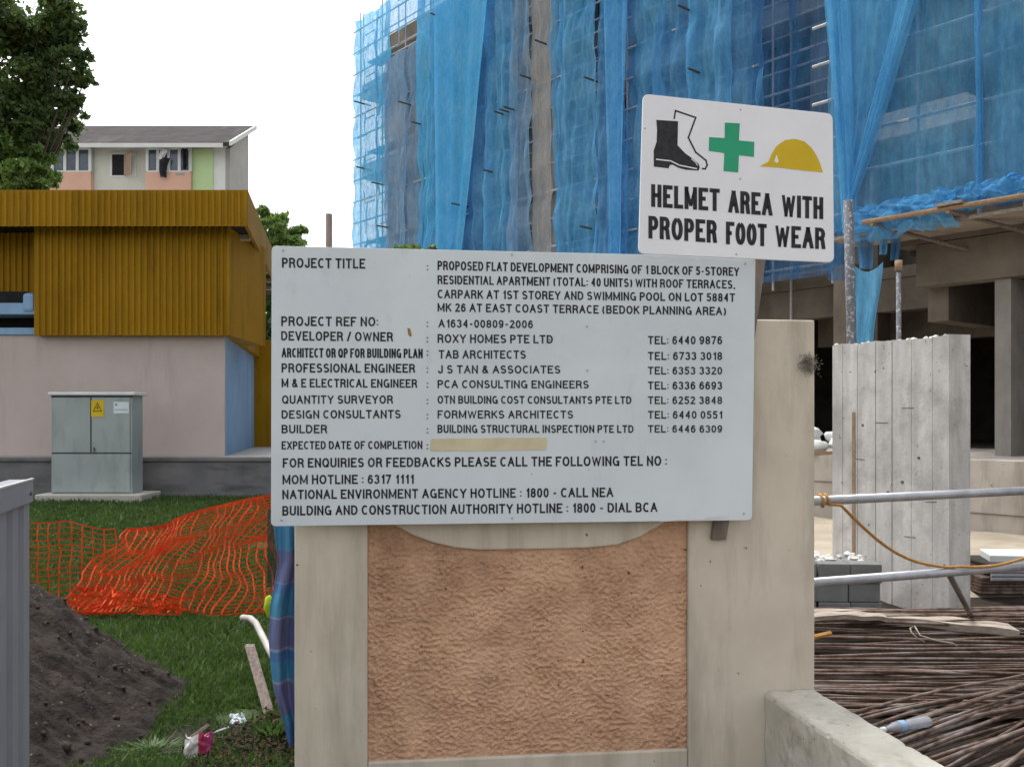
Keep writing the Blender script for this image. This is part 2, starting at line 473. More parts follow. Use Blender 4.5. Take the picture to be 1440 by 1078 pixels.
def rough(a, b):
    px = 517.3 + (967.7 - 517.3) * a
    z = .13 + (wz(740, 690) - .13) * b
    p = wall_pt(px, z, 0)
    s = p.dot(T)
    q = Vector((s * 31, z * 37, 0))
    q = q + Vector((mnoise.noise(q * .45), mnoise.noise(q * .45 + Vector((9, 9, 9))), 0)) * .25
    d, amp = 0, 1.0
    for k in range(4):
        n1 = mnoise.noise(q)
        d += amp * (n1 if k % 2 else (.45 - abs(n1)) * 1.3)
        q = q * 1.9 + Vector((3.7, 1.3, 2.1))
        amp *= .72
    d = .5 + .55 * d * (.75 + .6 * mnoise.noise(Vector((s * 7, z * 7, 14)))) + .3 * mnoise.noise(Vector((s * 6, z * 6, 4)))
    return p - NF * (.039 - .0215 * d)
MB().grid(rough, 540, 420).build('roughcast_panel', MAT['roughcast'], gw, smooth=True)
MB().prism([wall_pt(px, z, .06) for px, z in ((517.2, .146), (967.8, .146), (967.8, WTOP - .01), (517.2, WTOP - .01))], -NF * .2).build('core', MAT['roughcast'], gw)

# low wall that runs from the pillar towards the viewer
e0, e1 = plane_xy(1076, .082), plane_xy(1150, .082)
dl = Vector((.1625, -1, 0)).normalized() * 3.2
pts = [Vector((e0[0], e0[1], 0)), Vector((e1[0], e1[1], 0))]
def low_wall_mesh():
    n_ax = dl.normalized()
    wv = (pts[1] - pts[0])
    W_ = wv.length
    wv = wv.normalized()
    prof_ = []
    zt_, zb_ = .40, -.3
    for k in range(15): prof_.append((0, zb_ + (zt_ - .026 - zb_) * k / 14, -1, 0))
    prof_ += [(.006, zt_ - .012, -.7, .5), (.014, zt_ - .005, -.5, .7)]
    for k in range(23): prof_.append((.026 + (W_ - .052) * k / 22, zt_, 0, 1))
    prof_ += [(W_ - .014, zt_ - .005, .5, .7), (W_ - .006, zt_ - .012, .7, .5)]
    for k in range(15): prof_.append((W_, zt_ - .026 - (zt_ - .026 - zb_) * k / 14, 1, 0))
    def f(a, b):
        i = min(int(round(b * (len(prof_) - 1))), len(prof_) - 1)
        w_, z_, nw_, nz_ = prof_[i]
        p = pts[0] + dl * a + wv * w_ + Vector((0, 0, z_))
        d = .004 * mnoise.noise(p * 9) + .003 * mnoise.noise(p * 30)
        edge = 1 if 13 <= i <= 20 or 35 <= i <= 42 else .25
        c = mnoise.noise(p * 14 + Vector((3, 3, 3)))
        if c > .25: d -= (c - .25) * .034 * edge
        c = mnoise.noise(p * 26 + Vector((7, 1, 3)))
        if c > .42: d -= (c - .42) * .03
        return p + wv * nw_ * d + Vector((0, 0, nz_ * d))
    m = MB().grid(f, 330, len(prof_) - 1)
    return m
lo = low_wall_mesh().build('low_wall', MAT['lowwall'], origin=(e0[0], e0[1], 0))
tag(lo, 'low cement wall with a broad chipped top jutting out from the cream pillar', 'wall')

# ------------------------------------------------------------------ lettering
# sans serif capitals as centre line strokes: cap height 1, width w
def arc(cx, cy, rx, ry, a0, a1, n=9):
    return [(cx + rx * math.cos(R(a0 + (a1 - a0) * i / n)), cy + ry * math.sin(R(a0 + (a1 - a0) * i / n))) for i in range(n + 1)]
def glyph(ch):
    """returns width and centre line strokes for one character in a unit cap height"""
    G = {
        'A': (.66, [[(0, 0), (.33, 1), (.66, 0)], [(.12, .36), (.54, .36)]]),
        'B': (.58, [[(0, 0), (0, 1), (.32, 1)] + arc(.32, .76, .22, .24, 90, -90)[1:] + [(0, .52)], [(.32, .52)] + arc(.32, .26, .26, .26, 90, -90)[1:] + [(0, 0)]]),
        'C': (.59, [arc(.33, .5, .33, .5, 48, 312, 18)]),
        'D': (.62, [[(0, 0), (0, 1), (.26, 1)] + arc(.26, .5, .36, .5, 90, -90, 14)[1:] + [(0, 0)]]),
        'E': (.52, [[(.52, 1), (0, 1), (0, 0), (.53, 0)], [(0, .52), (.48, .52)]]),
        'F': (.5, [[(.5, 1), (0, 1), (0, 0)], [(0, .5), (.44, .5)]]),
        'G': (.66, [arc(.33, .5, .33, .5, 50, 322, 18) , [(.38, .44), (.64, .44), (.64, 0)]]),
        'H': (.58, [[(0, 0), (0, 1)], [(.58, 0), (.58, 1)], [(0, .53), (.58, .53)]]),
        'I': (.0, [[(0, 0), (0, 1)]]),
        'J': (.42, [[(.42, 1), (.42, .22)] + arc(.21, .22, .21, .22, 0, -180)[1:] + [(0, .3)]]),
        'K': (.58, [[(0, 0), (0, 1)], [(.56, 1), (.02, .42)], [(.2, .6), (.6, 0)]]),
        'L': (.46, [[(0, 1), (0, 0), (.47, 0)]]),
        'M': (.78, [[(0, 0), (0, 1), (.39, .08), (.78, 1), (.78, 0)]]),
        'N': (.58, [[(0, 0), (0, 1), (.58, 0), (.58, 1)]]),
        'O': (.68, [arc(.34, .5, .34, .5, 90, 450, 24)]),
        'P': (.54, [[(0, 0), (0, 1), (.3, 1)] + arc(.3, .73, .24, .27, 90, -90)[1:] + [(0, .46)]]),
        'Q': (.68, [arc(.34, .5, .34, .5, 90, 450, 24), [(.42, .24), (.7, -.04)]]),
        'R': (.58, [[(0, 0), (0, 1), (.32, 1)] + arc(.32, .75, .24, .25, 90, -90)[1:] + [(0, .5)], [(.34, .5), (.5, .4), (.54, .2), (.58, 0)]]),
        'S': (.56, [arc(.28, .745, .25, .255, 25, 270, 12)[:-1] + arc(.28, .255, .28, .255, 90, -155, 12)]),
        'T': (.56, [[(0, 1), (.56, 1)], [(.28, 1), (.28, 0)]]),
        'U': (.58, [[(0, 1), (0, .27)] + arc(.29, .27, .29, .27, 180, 360)[1:] + [(.58, 1)]]),
        'V': (.62, [[(0, 1), (.31, 0), (.62, 1)]]),
        'W': (1.0, [[(0, 1), (.25, 0), (.5, .98), (.75, 0), (1.0, 1)]]),
        'X': (.6, [[(0, 1), (.6, 0)], [(0, 0), (.6, 1)]]),
        'Y': (.62, [[(0, 1), (.31, .45), (.62, 1)], [(.31, .47), (.31, 0)]]),
        'Z': (.56, [[(.02, 1), (.56, 1), (0, 0), (.58, 0)]]),
        '0': (.46, [arc(.23, .5, .23, .5, 90, 450, 20)]),
        '1': (.26, [[(.02, .76), (.2, .82), (.26, 1), (.26, 0)]]),
        '2': (.46, [arc(.23, .76, .22, .24, 170, -30, 9) + [(.3, .45), (.02, 0), (.47, 0)]]),
        '3': (.46, [arc(.22, .76, .21, .24, 165, -90, 9), arc(.22, .265, .24, .265, 90, -165, 10)]),
        '4': (.5, [[(.38, 0), (.38, 1), (0, .3), (.52, .3)]]),
        '5': (.46, [[(.43, 1), (.08, 1), (.04, .5)] + arc(.22, .31, .24, .31, 135, -160, 11)]),
        '6': (.46, [arc(.23, .31, .23, .31, 180, -180, 14), [(0, .31), (.03, .62)] + arc(.25, .6, .21, .4, 170, 30, 8)]),
        '7': (.46, [[(0, 1), (.46, 1), (.14, 0)]]),
        '8': (.46, [arc(.23, .75, .2, .25, -90, 270, 14), arc(.23, .26, .23, .26, 90, 450, 14)]),
        '9': (.46, [arc(.23, .69, .23, .31, 0, 360, 14), [(.46, .69), (.43, .38)] + arc(.21, .4, .21, .4, -10, -150, 8)]),
        ':': (.0, [[(0, .06), (0, .2)], [(0, .58), (0, .72)]]),
        ',': (.06, [[(.06, .08), (0, -.16)]]),
        '-': (.3, [[(0, .42), (.32, .42)]]),
        '/': (.34, [[(0, -.02), (.34, 1.02)]]),
        '(': (.18, [arc(.36, .42, .36, .68, 130, 230, 8)]),
        ')': (.18, [arc(-.18, .42, .36, .68, 50, -50, 8)]),
        '&': (.64, [[(.64, 0), (.16, .64)] + arc(.29, .8, .15, .19, 200, -20, 9) + [(.36, .62), (.1, .42)] + arc(.24, .24, .22, .24, 140, 330, 9) + [(.58, .46)]]),
    }
    return G[ch]
def stroke_strip(line, wd):
    """mitred ribbon along a centre line, square ended"""
    pts = [Vector((p[0], p[1])) for p in line]
    n = len(pts)
    for e_, f_ in ((0, 1), (-1, -2)):                # stems run on to the cap line or the base line
        if abs(pts[e_].y - wd / 2) < .03 or abs(pts[e_].y - 1 + wd / 2) < .03:
            if (pts[0] - pts[-1]).length > .01:
                pts[e_] = pts[e_] + (pts[e_] - pts[f_]).normalized() * wd * .5
    Lf, Rt = [], []
    for i, p in enumerate(pts):
        d0 = (p - pts[i - 1]).normalized() if i else None
        d1 = (pts[i + 1] - p).normalized() if i < n - 1 else None
        if d0 is None: d0 = d1
        if d1 is None: d1 = d0
        n0, n1 = Vector((-d0.y, d0.x)), Vector((-d1.y, d1.x))
        m = n0 + n1
        m = m.normalized() if m.length > .2 else n0
        k = min(1 / max(m.dot(n0), .38), 2.2)
        Lf.append(p + m * wd / 2 * k)
        Rt.append(p - m * wd / 2 * k)
    vs = Lf + Rt
    return vs, [(n + i, n + i + 1, i + 1, i) for i in range(n - 1)]
def split_sharp(lines):
    out = []
    for line in lines:
        cur = [line[0]]
        for i in range(1, len(line) - 1):
            cur.append(line[i])
            a_ = Vector(line[i]) - Vector(line[i - 1]); b_ = Vector(line[i + 1]) - Vector(line[i])
            if a_.normalized().dot(b_.normalized()) < -.2:
                out.append(cur)
                cur = [line[i]]
        out.append(cur + [line[-1]])
    return out
def letter(mb, s, x0, t0, b0, x1, t1, b1, off, wt=.15):
    """one line of lettering set into the box x0..x1; heavier or narrower faces come from wt and the box"""
    H_ = (b0 - t0 + b1 - t1) / 2
    target = (x1 - x0) / H_
    gap, space = .125 + wt, .30
    def width(k):
        w_ = 0
        for i, ch in enumerate(s):
            w_ += space * k if ch == ' ' else glyph(ch)[0] * (1 - wt) * k + (gap if i < len(s) - 1 else 0) * (.5 + .5 * k)
        return w_ + wt
    lo, hi = .2, 3
    for _ in range(40):
        k = (lo + hi) / 2
        lo, hi = (k, hi) if width(k) < target else (lo, k)
    x = wt / 2
    for ch in s:
        if ch == ' ':
            x += space * k
            continue
        w_, st_ = glyph(ch)
        for line in split_sharp(st_):
            ln = [(x + p[0] * (1 - wt) * k, wt / 2 + p[1] * (1 - wt)) for p in line]
            vs, fs = stroke_strip(ln, wt * (.74 if ch == 'W' or (ch in 'MN' and abs(ln[0][0] - ln[-1][0]) > .01) else 1))
            out = []
            for v in vs:
                v.y = v.y if ch in ',/()Q' else min(1.0, max(0, v.y))
                a = v.x / target
                top, bot = t0 + (t1 - t0) * a, b0 + (b1 - b0) * a
                out.append(on_board(x0 + (x1 - x0) * a, bot + (top - bot) * v.y, off))
            mb.add(out, fs)
        x += w_ * (1 - wt) * k + gap * (.5 + .5 * k)

def rounded(c, r, n=4):
    out = []
    for i in range(4):
        p, q, s = Vector(c[i]), Vector(c[i - 1]), Vector(c[(i + 1) % 4])
        a, b = p + (q - p).normalized() * r, p + (s - p).normalized() * r
        for k in range(n + 1):
            t = k / n
            out.append((1 - t) ** 2 * a + 2 * t * (1 - t) * p + t * t * b)
    return out

# project notice board
bx, by = plane_xy(720)
nb = thing('notice_board', 'large grey white project notice board with rows of black lettering on the gate wall', 'sign', (bx, by, 1.1))
def board_panel():
    quad = rounded([(382, 345.5), (1062.5, 361.5), (1057.5, 731), (381, 739.5)], 7)
    m = MB().prism([on_board(p.x, p.y) for p in quad], -NF * .006)
    return m.build('panel', MAT['board'], nb, bevel=.0012)
board_panel()
L = MB()
E = -.0012
rows = [
    ('PROJECT TITLE', 396.5, 362.3, 376.3, 513.7, 363.7, 377.7),
    ('PROPOSED FLAT DEVELOPMENT COMPRISING OF 1 BLOCK OF 5-STOREY', 615.3, 366.6, 379.6, 1039.5, 376, 388),
    ('RESIDENTIAL APARTMENT (TOTAL: 40 UNITS) WITH ROOF TERRACES,', 615.3, 387, 399.4, 1034, 394, 406),
    ('CARPARK AT 1ST STOREY AND SWIMMING POOL ON LOT 5884T', 615.3, 407, 419.4, 1033.7, 412.5, 424.3),
    ('MK 26 AT EAST COAST TERRACE (BEDOK PLANNING AREA)', 615.3, 426, 438, 1021, 431.5, 443.3),
    ('PROJECT REF NO:', 395.5, 444.6, 458.2, 532, 445.6, 458.8),
    ('A1634-00809-2006', 616.5, 448.8, 460.4, 749.5, 450.3, 461.5),
    ('DEVELOPER / OWNER', 395.3, 465.3, 478.6, 552.6, 467, 480),
    ('ROXY HOMES PTE LTD', 615.3, 469.5, 482, 777.5, 471, 482.8),
    ('ARCHITECT OR QP FOR BUILDING PLAN', 396, 489, 502.4, 594.5, 490.3, 503.4),
    ('TAB ARCHITECTS', 617, 492, 504, 739.5, 492.6, 504.2),
    ('PROFESSIONAL ENGINEER', 396, 510.6, 523.6, 583.7, 511.4, 524),
    ('J S TAN & ASSOCIATES', 616, 513.2, 525, 788, 513.8, 525),
    ('M & E ELECTRICAL ENGINEER', 396, 532, 544.4, 586.6, 533, 545),
    ('PCA CONSULTING ENGINEERS', 615.3, 534, 545.6, 828, 535, 546),
    ('QUANTITY SURVEYOR', 396.5, 555.6, 567.6, 552.6, 555.6, 567.4),
    ('OTN BUILDING COST CONSULTANTS PTE LTD', 615.3, 556, 567.4, 888, 557, 567.8),
    ('DESIGN CONSULTANTS', 396, 576.6, 588.4, 563.5, 576, 588),
    ('FORMWERKS ARCHITECTS', 615.3, 576.6, 588.2, 806, 577, 588.2),
    ('BUILDER', 396, 597, 609, 460, 597, 609),
    ('BUILDING STRUCTURAL INSPECTION PTE LTD', 615.3, 597, 608.6, 891, 597.5, 608.4),
    ('EXPECTED DATE OF COMPLETION', 396, 620, 631.6, 594, 619.6, 631),
    ('FOR ENQUIRIES OR FEEDBACKS PLEASE CALL THE FOLLOWING TEL NO :', 397.6, 644, 657.2, 938, 640.6, 654.6),
    ('MOM HOTLINE : 6317 1111', 397.3, 667.4, 680.6, 581.8, 666.8, 679.8),
    ('NATIONAL ENVIRONMENT AGENCY HOTLINE : 1800 - CALL NEA', 397, 688.4, 701.6, 862.5, 685, 698.6),
    ('BUILDING AND CONSTRUCTION AUTHORITY HOTLINE : 1800 - DIAL BCA', 397, 711, 724.6, 924.5, 706, 719.6),
]
for s, x0, t0, b0, x1, t1, b1 in rows:
    letter(L, s, x0, t0, b0, x1, t1, b1, E, .178)
for s, t, b in (('6440 9876', 472.3, 484), ('6733 3018', 494.6, 506), ('6353 3320', 515.4, 526.4), ('6336 6693', 536.2, 547.4), ('6252 3848', 557, 568), ('6440 0551', 577.4, 588.4), ('6446 6309', 597.4, 608)):
    letter(L, 'TEL: ' + s, 911.2, t, b, 1015.6, t + .2, b + .1, E, .178)
for t in (369, 448.6, 470.2, 489, 513, 534, 557, 578, 598, 620.4):
    letter(L, ':', 600, t, t + 12.5, 603.2, t, t + 12.5, E, .178)
L.build('lettering', MAT['faded_ink'], nb)
tp_ = [(606, 616.6), (769.5, 614.8), (768.6, 632.4), (605, 634.2)]
MB().prism([on_board(p[0], p[1], -.0016) for p in rounded(tp_, 3)], -NF * .0012).build('tape_strip', MAT['tape'], nb)
sm = MB()
for pts_ in ([(573, 461), (577, 462), (579, 471), (577, 474), (574, 470)],):
    sm.prism([on_board(x, y, -.0012) for x, y in pts_], -NF * .0008)
sm.build('rust_stain', MAT['rustmark'], nb)
for (x, y) in ((398, 352), (720, 358), (1048, 371), (396, 731), (720, 728), (1046, 722), (825.5, 459), (826, 520.5), (837.5, 620.6), (849, 620.4)):
    c = on_board(x, y, -.0005)
    MB().tube([c, c + NF * .0025], .0045, 8).build('rivet', MAT['galv'], nb)
MB().prism([on_board(p[0], p[1], -.0012) for p in ((920, 731.6), (1024, 724.5), (1026, 727), (1005, 730), (930, 733))], -NF * .001).build('bent_edge', MAT['chrome_edge'], nb)

# helmet sign
HO = -.035
hx, hy = plane_xy(1036, HO)
hsg = thing('helmet_sign', 'tilted white safety sign with boots, green cross and yellow helmet above the notice board', 'sign', (hx, hy, 2.6))
quad = rounded([(904.5, 132), (1171, 160), (1173, 369), (898, 356.5)], 9)
MB().prism([on_board(p.x, p.y, HO) for p in quad], -NF * .012).build('panel', MAT['white_sign'], hsg, bevel=.0015)
def hc(x, y): return (880 + x / 4.147, 120 + y / 4.147)
def flat(poly, off): return [on_board(*hc(x, y), off) for x, y in poly]
def strip(mb, line, wd, off):
    for (x0, y0), (x1, y1) in zip(line[:-1], line[1:]):
        d = Vector((x1 - x0, y1 - y0)); d.normalize()
        nn = Vector((-d.y, d.x)) * wd / 2
        e = d * wd * .45
        mb.prism(flat([(x0 - e.x + nn.x, y0 - e.y + nn.y), (x1 + e.x + nn.x, y1 + e.y + nn.y), (x1 + e.x - nn.x, y1 + e.y - nn.y), (x0 - e.x - nn.x, y0 - e.y - nn.y)], off), -NF * .0006)
H1 = HO - .0012
bt = MB().prism(flat([(178, 202), (305, 210), (302, 350), (345, 395), (390, 428), (425, 458), (432, 480), (424, 497), (350, 492), (310, 482), (272, 462), (257, 465), (250, 484), (164, 474), (163, 380), (180, 330), (183, 260)], H1), -NF * .0006)
b0 = bt.build('boot_symbol', MAT['ink'], hsg)
wl = MB()
strip(wl, [(180, 432), (262, 441), (312, 466), (412, 486)], 7, H1 - .0008)
strip(wl, [(385, 430), (408, 450), (418, 466)], 5, H1 - .0008)
wl.build('sole_line', MAT['white_sign'], b0)
b2 = MB()
strip(b2, [(283, 192), (290, 148), (408, 188), (365, 305), (408, 390), (468, 438), (475, 465), (464, 487), (448, 486)], 9, H1)
b2.build('boot_outline_symbol', MAT['ink'], hsg)
MB().prism(flat([(578, 218), (665, 222), (660, 322), (750, 330), (748, 418), (660, 408), (656, 508), (570, 500), (575, 395), (484, 382), (486, 302), (577, 308)], H1), -NF * .0006).build('green_cross_symbol', MAT['green'], hsg)
hm = MB().prism(flat([(780, 472), (832, 446), (850, 402), (880, 354), (928, 320), (985, 312), (1040, 326), (1083, 364), (1110, 405), (1132, 452), (1150, 508), (1000, 493), (900, 480)], H1), -NF * .0006).build('yellow_helmet_symbol', MAT['yellow'], hsg)
MB().prism(flat([(866, 442), (880, 404), (892, 446), (880, 454)], H1 - .0008), -NF * .0006).build('helmet_mark', MAT['white_sign'], hm)  # white printed mark on the helmet symbol
LH = MB()
for s, x0, t0, b0_, x1, t1, b1 in (('HELMET', 148, 576, 708, 548, 604, 735), ('AREA', 598, 611, 742, 856, 631, 762), ('WITH', 908, 636, 767, 1152, 653, 781),
                                  ('PROPER', 132, 760, 892, 532, 788, 920), ('FOOT', 584, 794, 926, 822, 809, 939), ('WEAR', 870, 814, 943, 1164, 832, 956)):
    (X0, T0), (X1, T1) = hc(x0, t0), hc(x1, t1)
    _, B0 = hc(0, b0_); _, B1 = hc(0, b1)
    letter(LH, s, X0, T0, B0, X1, T1, B1, HO - .0012, .18)
LH.build('lettering', MAT['ink'], hsg)
for x, y in ((670, 142), (667, 545), (645, 985), (112, 252)):
    c = on_board(*hc(x, y), HO - .0004)
    MB().tube([c, c + NF * .002], .004, 8).build('rivet', MAT['galv'], hsg)

# timber post behind both signs
p0, p1 = on_board(1011.5, 759, .055), on_board(1083, 250, .055)
ax = (p1 - p0).normalized()
sx = T * .035
m = MB().prism([p0 - sx, p0 + sx, p1 + sx, p1 - sx], -NF * .028)
tpst = m.build('timber_post', MAT['timber'], origin=tuple(p0), bevel=.003)
tag(tpst, 'leaning weathered timber post behind the signs on the cream pillar', 'post')

# dried weed on the pillar edge
wb = wall_pt(1140, wz(1140, 512), -.002)
V, Fc = [], []
rr = random.Random(5)
for i in range(620):
    c = Vector((max(-.05, min(.05, rr.gauss(0, .024))), -abs(rr.gauss(0, .012)), rr.choice((-.022, .004, .02)) + rr.gauss(0, .014)))
    c.x -= .012
    d1 = Vector((rr.uniform(-1, 1), rr.uniform(-1, .2), rr.uniform(-1, 1))).normalized() * rr.uniform(.004, .011)
    d2 = Vector((rr.uniform(-1, 1), rr.uniform(-1, 1), rr.uniform(-1, 1))).normalized() * .004
    k = len(V)
    V += [wb + c, wb + c + d1 + d2, wb + c + d1 * 1.7]
    Fc.append((k, k + 1, k + 2))
mm = MB(); mm.add(V, Fc)
for i in range(2):
    a = rr.uniform(0, 6.28)
    mm.tube([wb, wb + Vector((math.cos(a) * .03, -.015, math.sin(a) * .03)), wb + Vector((math.cos(a + .3) * .055, -.02, math.sin(a + .3) * .06))], .0012, 4)
o = mm.build('dried_weed', MAT['dryweed'], origin=tuple(wb))
tag(o, 'small dried grey weed rooted in the edge of the cream pillar', 'weed')

# ------------------------------------------------------------------ left foreground: hoarding, soil heap, nets, litter
ha, hb = Vector((-1.505, 3.0, 0)), Vector((-1.24, 2.05, 0))
hd = (hb - ha).normalized()
hn = Vector((-hd.y, hd.x, 0))
if hn.x < 0: hn = -hn
hz = EYE - 82 / F * 3.0
ho = thing('steel_hoarding', 'grey blue corrugated steel hoarding with folded cap at the lower left', 'hoarding', tuple(ha))
prof = []
Lh = (hb - ha).length
s = 0.0
while s < Lh:
    for ds, dep in ((0, 0), (.075, 0), (.09, -.028), (.135, -.028), (.15, 0)):
        prof.append((s + ds, dep))
    s += .15
vs, fs = [], []
for i, (s, dep) in enumerate(prof):
    q = ha + hd * s + hn * dep
    vs += [Vector((q.x, q.y, -.02)), Vector((q.x, q.y, hz - .03))]
    if i: fs.append((2 * i - 2, 2 * i, 2 * i + 1, 2 * i - 1))
MB().add(vs, fs).build('corrugated_sheet', MAT['hoarding'], ho, solid=.002)
cpp = [ha - hd * .006 + hn * .012, hb + hn * .012, hb - hn * .06, ha - hd * .006 - hn * .06]
MB().hexa(cpp, hz - .075, hz - .004).build('cap', MAT['hoarding'], ho, bevel=.004)
cpp = [ha - hd * .006 + hn * .0135, hb + hn * .0135, hb + hn * .006, ha - hd * .006 + hn * .006]
MB().hexa(cpp, hz - .005, hz).build('cap_edge', MAT['chrome_edge'], ho)
q = ha + hd * .045 + hn * .012 + Vector((0, 0, hz - .045))
MB().tube([q, q + hn * .006], .006, 8).build('bolt', MAT['seal'], ho)
MB().hexa([ha - hd * .004 - hn * .058, ha + hd * .04 - hn * .058, ha + hd * .04 - hn * .032, ha - hd * .004 - hn * .032], -.02, hz - .076).build('post', MAT['hoarding'], ho)

def heap(a, b):
    x, y = -5.2 + 4.2 * a, 3.0 + 3.6 * b
    t = max(abs(y - 4.85) - .75, 0) * 1.35
    d = math.hypot(max(x + 3.25, -(x + 3.25)) * 1.0, t)
    h = .98 - d * .74
    n_ = .09 * mnoise.noise(Vector((x * 2.1, y * 2.1, 0))) + .05 * mnoise.noise(Vector((x * 6, y * 6, 1))) + .035 * mnoise.noise(Vector((x * 13, y * 13, 2))) + .02 * mnoise.noise(Vector((x * 30, y * 30, 2)))
    h = h + n_
    if h < .12: h = .12 + (h - .12) * .8
    return Vector((x, y, max(h, -.08)))
o = MB().grid(heap, 170, 150).build('soil_heap', MAT['soil'], smooth=True, origin=(-3, 4.9, 0))
tag(o, 'heap of dark brown soil piled on the lawn beside the steel hoarding', 'soil heap')

cl_ = MB()
rc = random.Random(14)
for k in range(420):
    a_, b_q = rc.uniform(.25, .92), rc.uniform(.1, .95)
    p_ = heap(a_, b_q)
    if p_.z < .03: continue
    cl_.blob(p_ + Vector((0, 0, .004)), rc.uniform(.005, .017) * (1.7 if rc.random() < .06 else 1), k, 6, .45, (1, 1, .8))
tag(cl_.build('clods', MAT['clod'], o, smooth=True), kind='stuff')

# orange net
mo, no, bo = newmat('orange_plastic_mesh')
no.links.new(ramp(no, noise(no, coords(no), 5), [(.35, (.46, .034, .007)), (.65, (.66, .075, .015))]), bo.inputs['Base Color'])
bo.inputs['Roughness'].default_value = .75
bo.inputs['Specular IOR Level'].default_value = .15
MAT['orange'] = mo

def strand_net(fn, nu, nv, wd, samples=70, skip=0.0):
    mb = MB()
    rs = random.Random(11)
    def ribbon(pts, wv):
        vs, fs = [], []
        for i, p in enumerate(pts):
            d = pts[min(i + 1, len(pts) - 1)] - pts[max(i - 1, 0)]
            side = d.cross(Vector((0, 1, 0)))
            if side.length < 1e-6: side = Vector((1, 0, 0))
            side = side.normalized() * wv / 2
            vs += [p - side, p + side]
            if i: fs.append((2 * i - 2, 2 * i - 1, 2 * i + 1, 2 * i))
        mb.add(vs, fs)
    for i in range(nu + 1):
        if rs.random() < skip: continue
        ribbon([fn(i / nu, k / samples) for k in range(samples + 1)], wd * rs.uniform(.7, 1.2))
    for j in range(nv + 1):
        if rs.random() < skip: continue
        ribbon([fn(k / samples, j / nv) for k in range(samples + 1)], wd * rs.uniform(.5, 1.0) * (2 if j in (0, nv) else 1))
    return mb
sn = thing('safety_net', 'orange plastic mesh barrier strung and slumped across the lawn', 'safety net', (-4.2, 8.2, 0))
def flat_net(u, v):
    px = 22 + 140 * u
    top, bot = P(px, 730 + 12 * u + 3 * math.sin(u * 9), 8.35), P(px, 856 + 4 * math.sin(u * 7), 8.2)
    p = top.lerp(bot, v)
    nn = mnoise.noise(Vector((u * 3, v * 3, 5)))
    return p + Vector((.012 * mnoise.noise(Vector((u * 6, v * 5, 1))), .05 * nn, .010 * mnoise.noise(Vector((u * 7, v * 6, 3)))))
strand_net(flat_net, 9, 15, .0105, 40).build('hanging_mesh', MAT['orange'], sn)
def slump_net(u, v):
    # leaning, rucked sheet: top edge climbs to the right
    tx, ty = 178 + 232 * u, 744 - 60 * u + 4 * math.sin(u * 8) + 5 * math.sin(u * 3.14)
    bx_, by_ = 84 + 310 * u, 846 + 16 * u + 5 * math.sin(u * 11)
    top, bot = P(tx, ty, 8.5 - .1 * u), P(bx_, by_, 7.9)
    p = top.lerp(bot, v)
    r1 = mnoise.noise(Vector((u * 3.2, v * 2.6, 8)))
    r2 = mnoise.noise(Vector((u * 8, v * 7, 2)))
    r3 = mnoise.noise(Vector((u * 3.5, v * 3, 20)))
    return p + Vector((.12 * r3 + .06 * r2, .10 * r1 + .04 * r2, (.08 * r1 + .055 * r2) * (math.sin(v * math.pi) * .8 + .2)))
strand_net(slump_net, 25, 36, .0125, 90, .05).build('slumped_mesh', MAT['orange'], sn)
def bunch_net(u, v):
    px, py = 108 + 150 * u, 822 + 38 * v + 18 * u * (1 - v)
    p = P(px, py, 8.05 - .2 * v)
    return p + Vector((.10 * mnoise.noise(Vector((u * 7, v * 6, 3))), .13 * mnoise.noise(Vector((u * 5, v * 5, 33))) - .06, .06 * mnoise.noise(Vector((u * 8, v * 6, 7))) * (1 - v)))
strand_net(bunch_net, 22, 9, .013, 60).build('rucked_mesh', MAT['orange'], sn)

# striped tarpaulin behind the left pilaster
mt, n_, b_ = newmat('striped_blue_tarpaulin')
tc = n_.nodes.new('ShaderNodeTexCoord'); sp = n_.nodes.new('ShaderNodeSeparateXYZ')
n_.links.new(tc.outputs['Object'], sp.inputs[0])
mz = n_.nodes.new('ShaderNodeMapRange'); mz.inputs['From Min'].default_value = 0; mz.inputs['From Max'].default_value = 1.3
n_.links.new(sp.outputs['Z'], mz.inputs['Value'])
wh, pu, te, bl, db = (.24, .3, .42), (.14, .16, .32), (.06, .25, .42), (.065, .18, .4), (.015, .035, .07)
bands = ramp(n_, mz.outputs[0], [(0, db), (.12, bl), (.2, te), (.24, pu), (.355, wh), (.365, te), (.44, bl), (.475, wh), (.485, pu), (.60, wh), (.607, te), (.70, bl), (.735, wh), (.742, pu), (.86, te)], 'CONSTANT')
vst = ramp(n_, noise(n_, coords(n_, (26, 26, .4)), 1, 3), [(.35, (.55, .55, .7)), (.6, (1, 1, 1))])
n_.links.new(mix(n_, 1.0, bands, vst, 'MULTIPLY'), b_.inputs['Base Color'])
b_.inputs['Roughness'].default_value = .5
MAT['tarp'] = mt
edge = [(735, 384), (765, 388), (790, 391), (820, 386), (850, 380), (900, 378), (940, 381), (970, 385), (990, 391), (1015, 399), (1050, 406), (1100, 410)]
def tarp(u, v):
    y = 735 + (1090 - 735) * v
    for (ya, xa), (yb, xb) in zip(edge[:-1], edge[1:]):
        if ya <= y <= yb:
            xe = xa + (xb - xa) * (y - ya) / (yb - ya)
    px = xe + (452 - xe) * u
    Y = 4.78 + .03 * math.sin(u * 17 + v * 4) + .03 * mnoise.noise(Vector((u * 5, v * 3, 1))) + .06 * u
    return P(px, y, Y)
o = MB().grid(tarp, 40, 60).build('tarpaulin', MAT['tarp'], smooth=True, origin=tuple(P(415, 1090, 4.8)), solid=.002)
tag(o, 'blue and purple striped tarpaulin hanging behind the left end of the gate wall', 'tarpaulin')
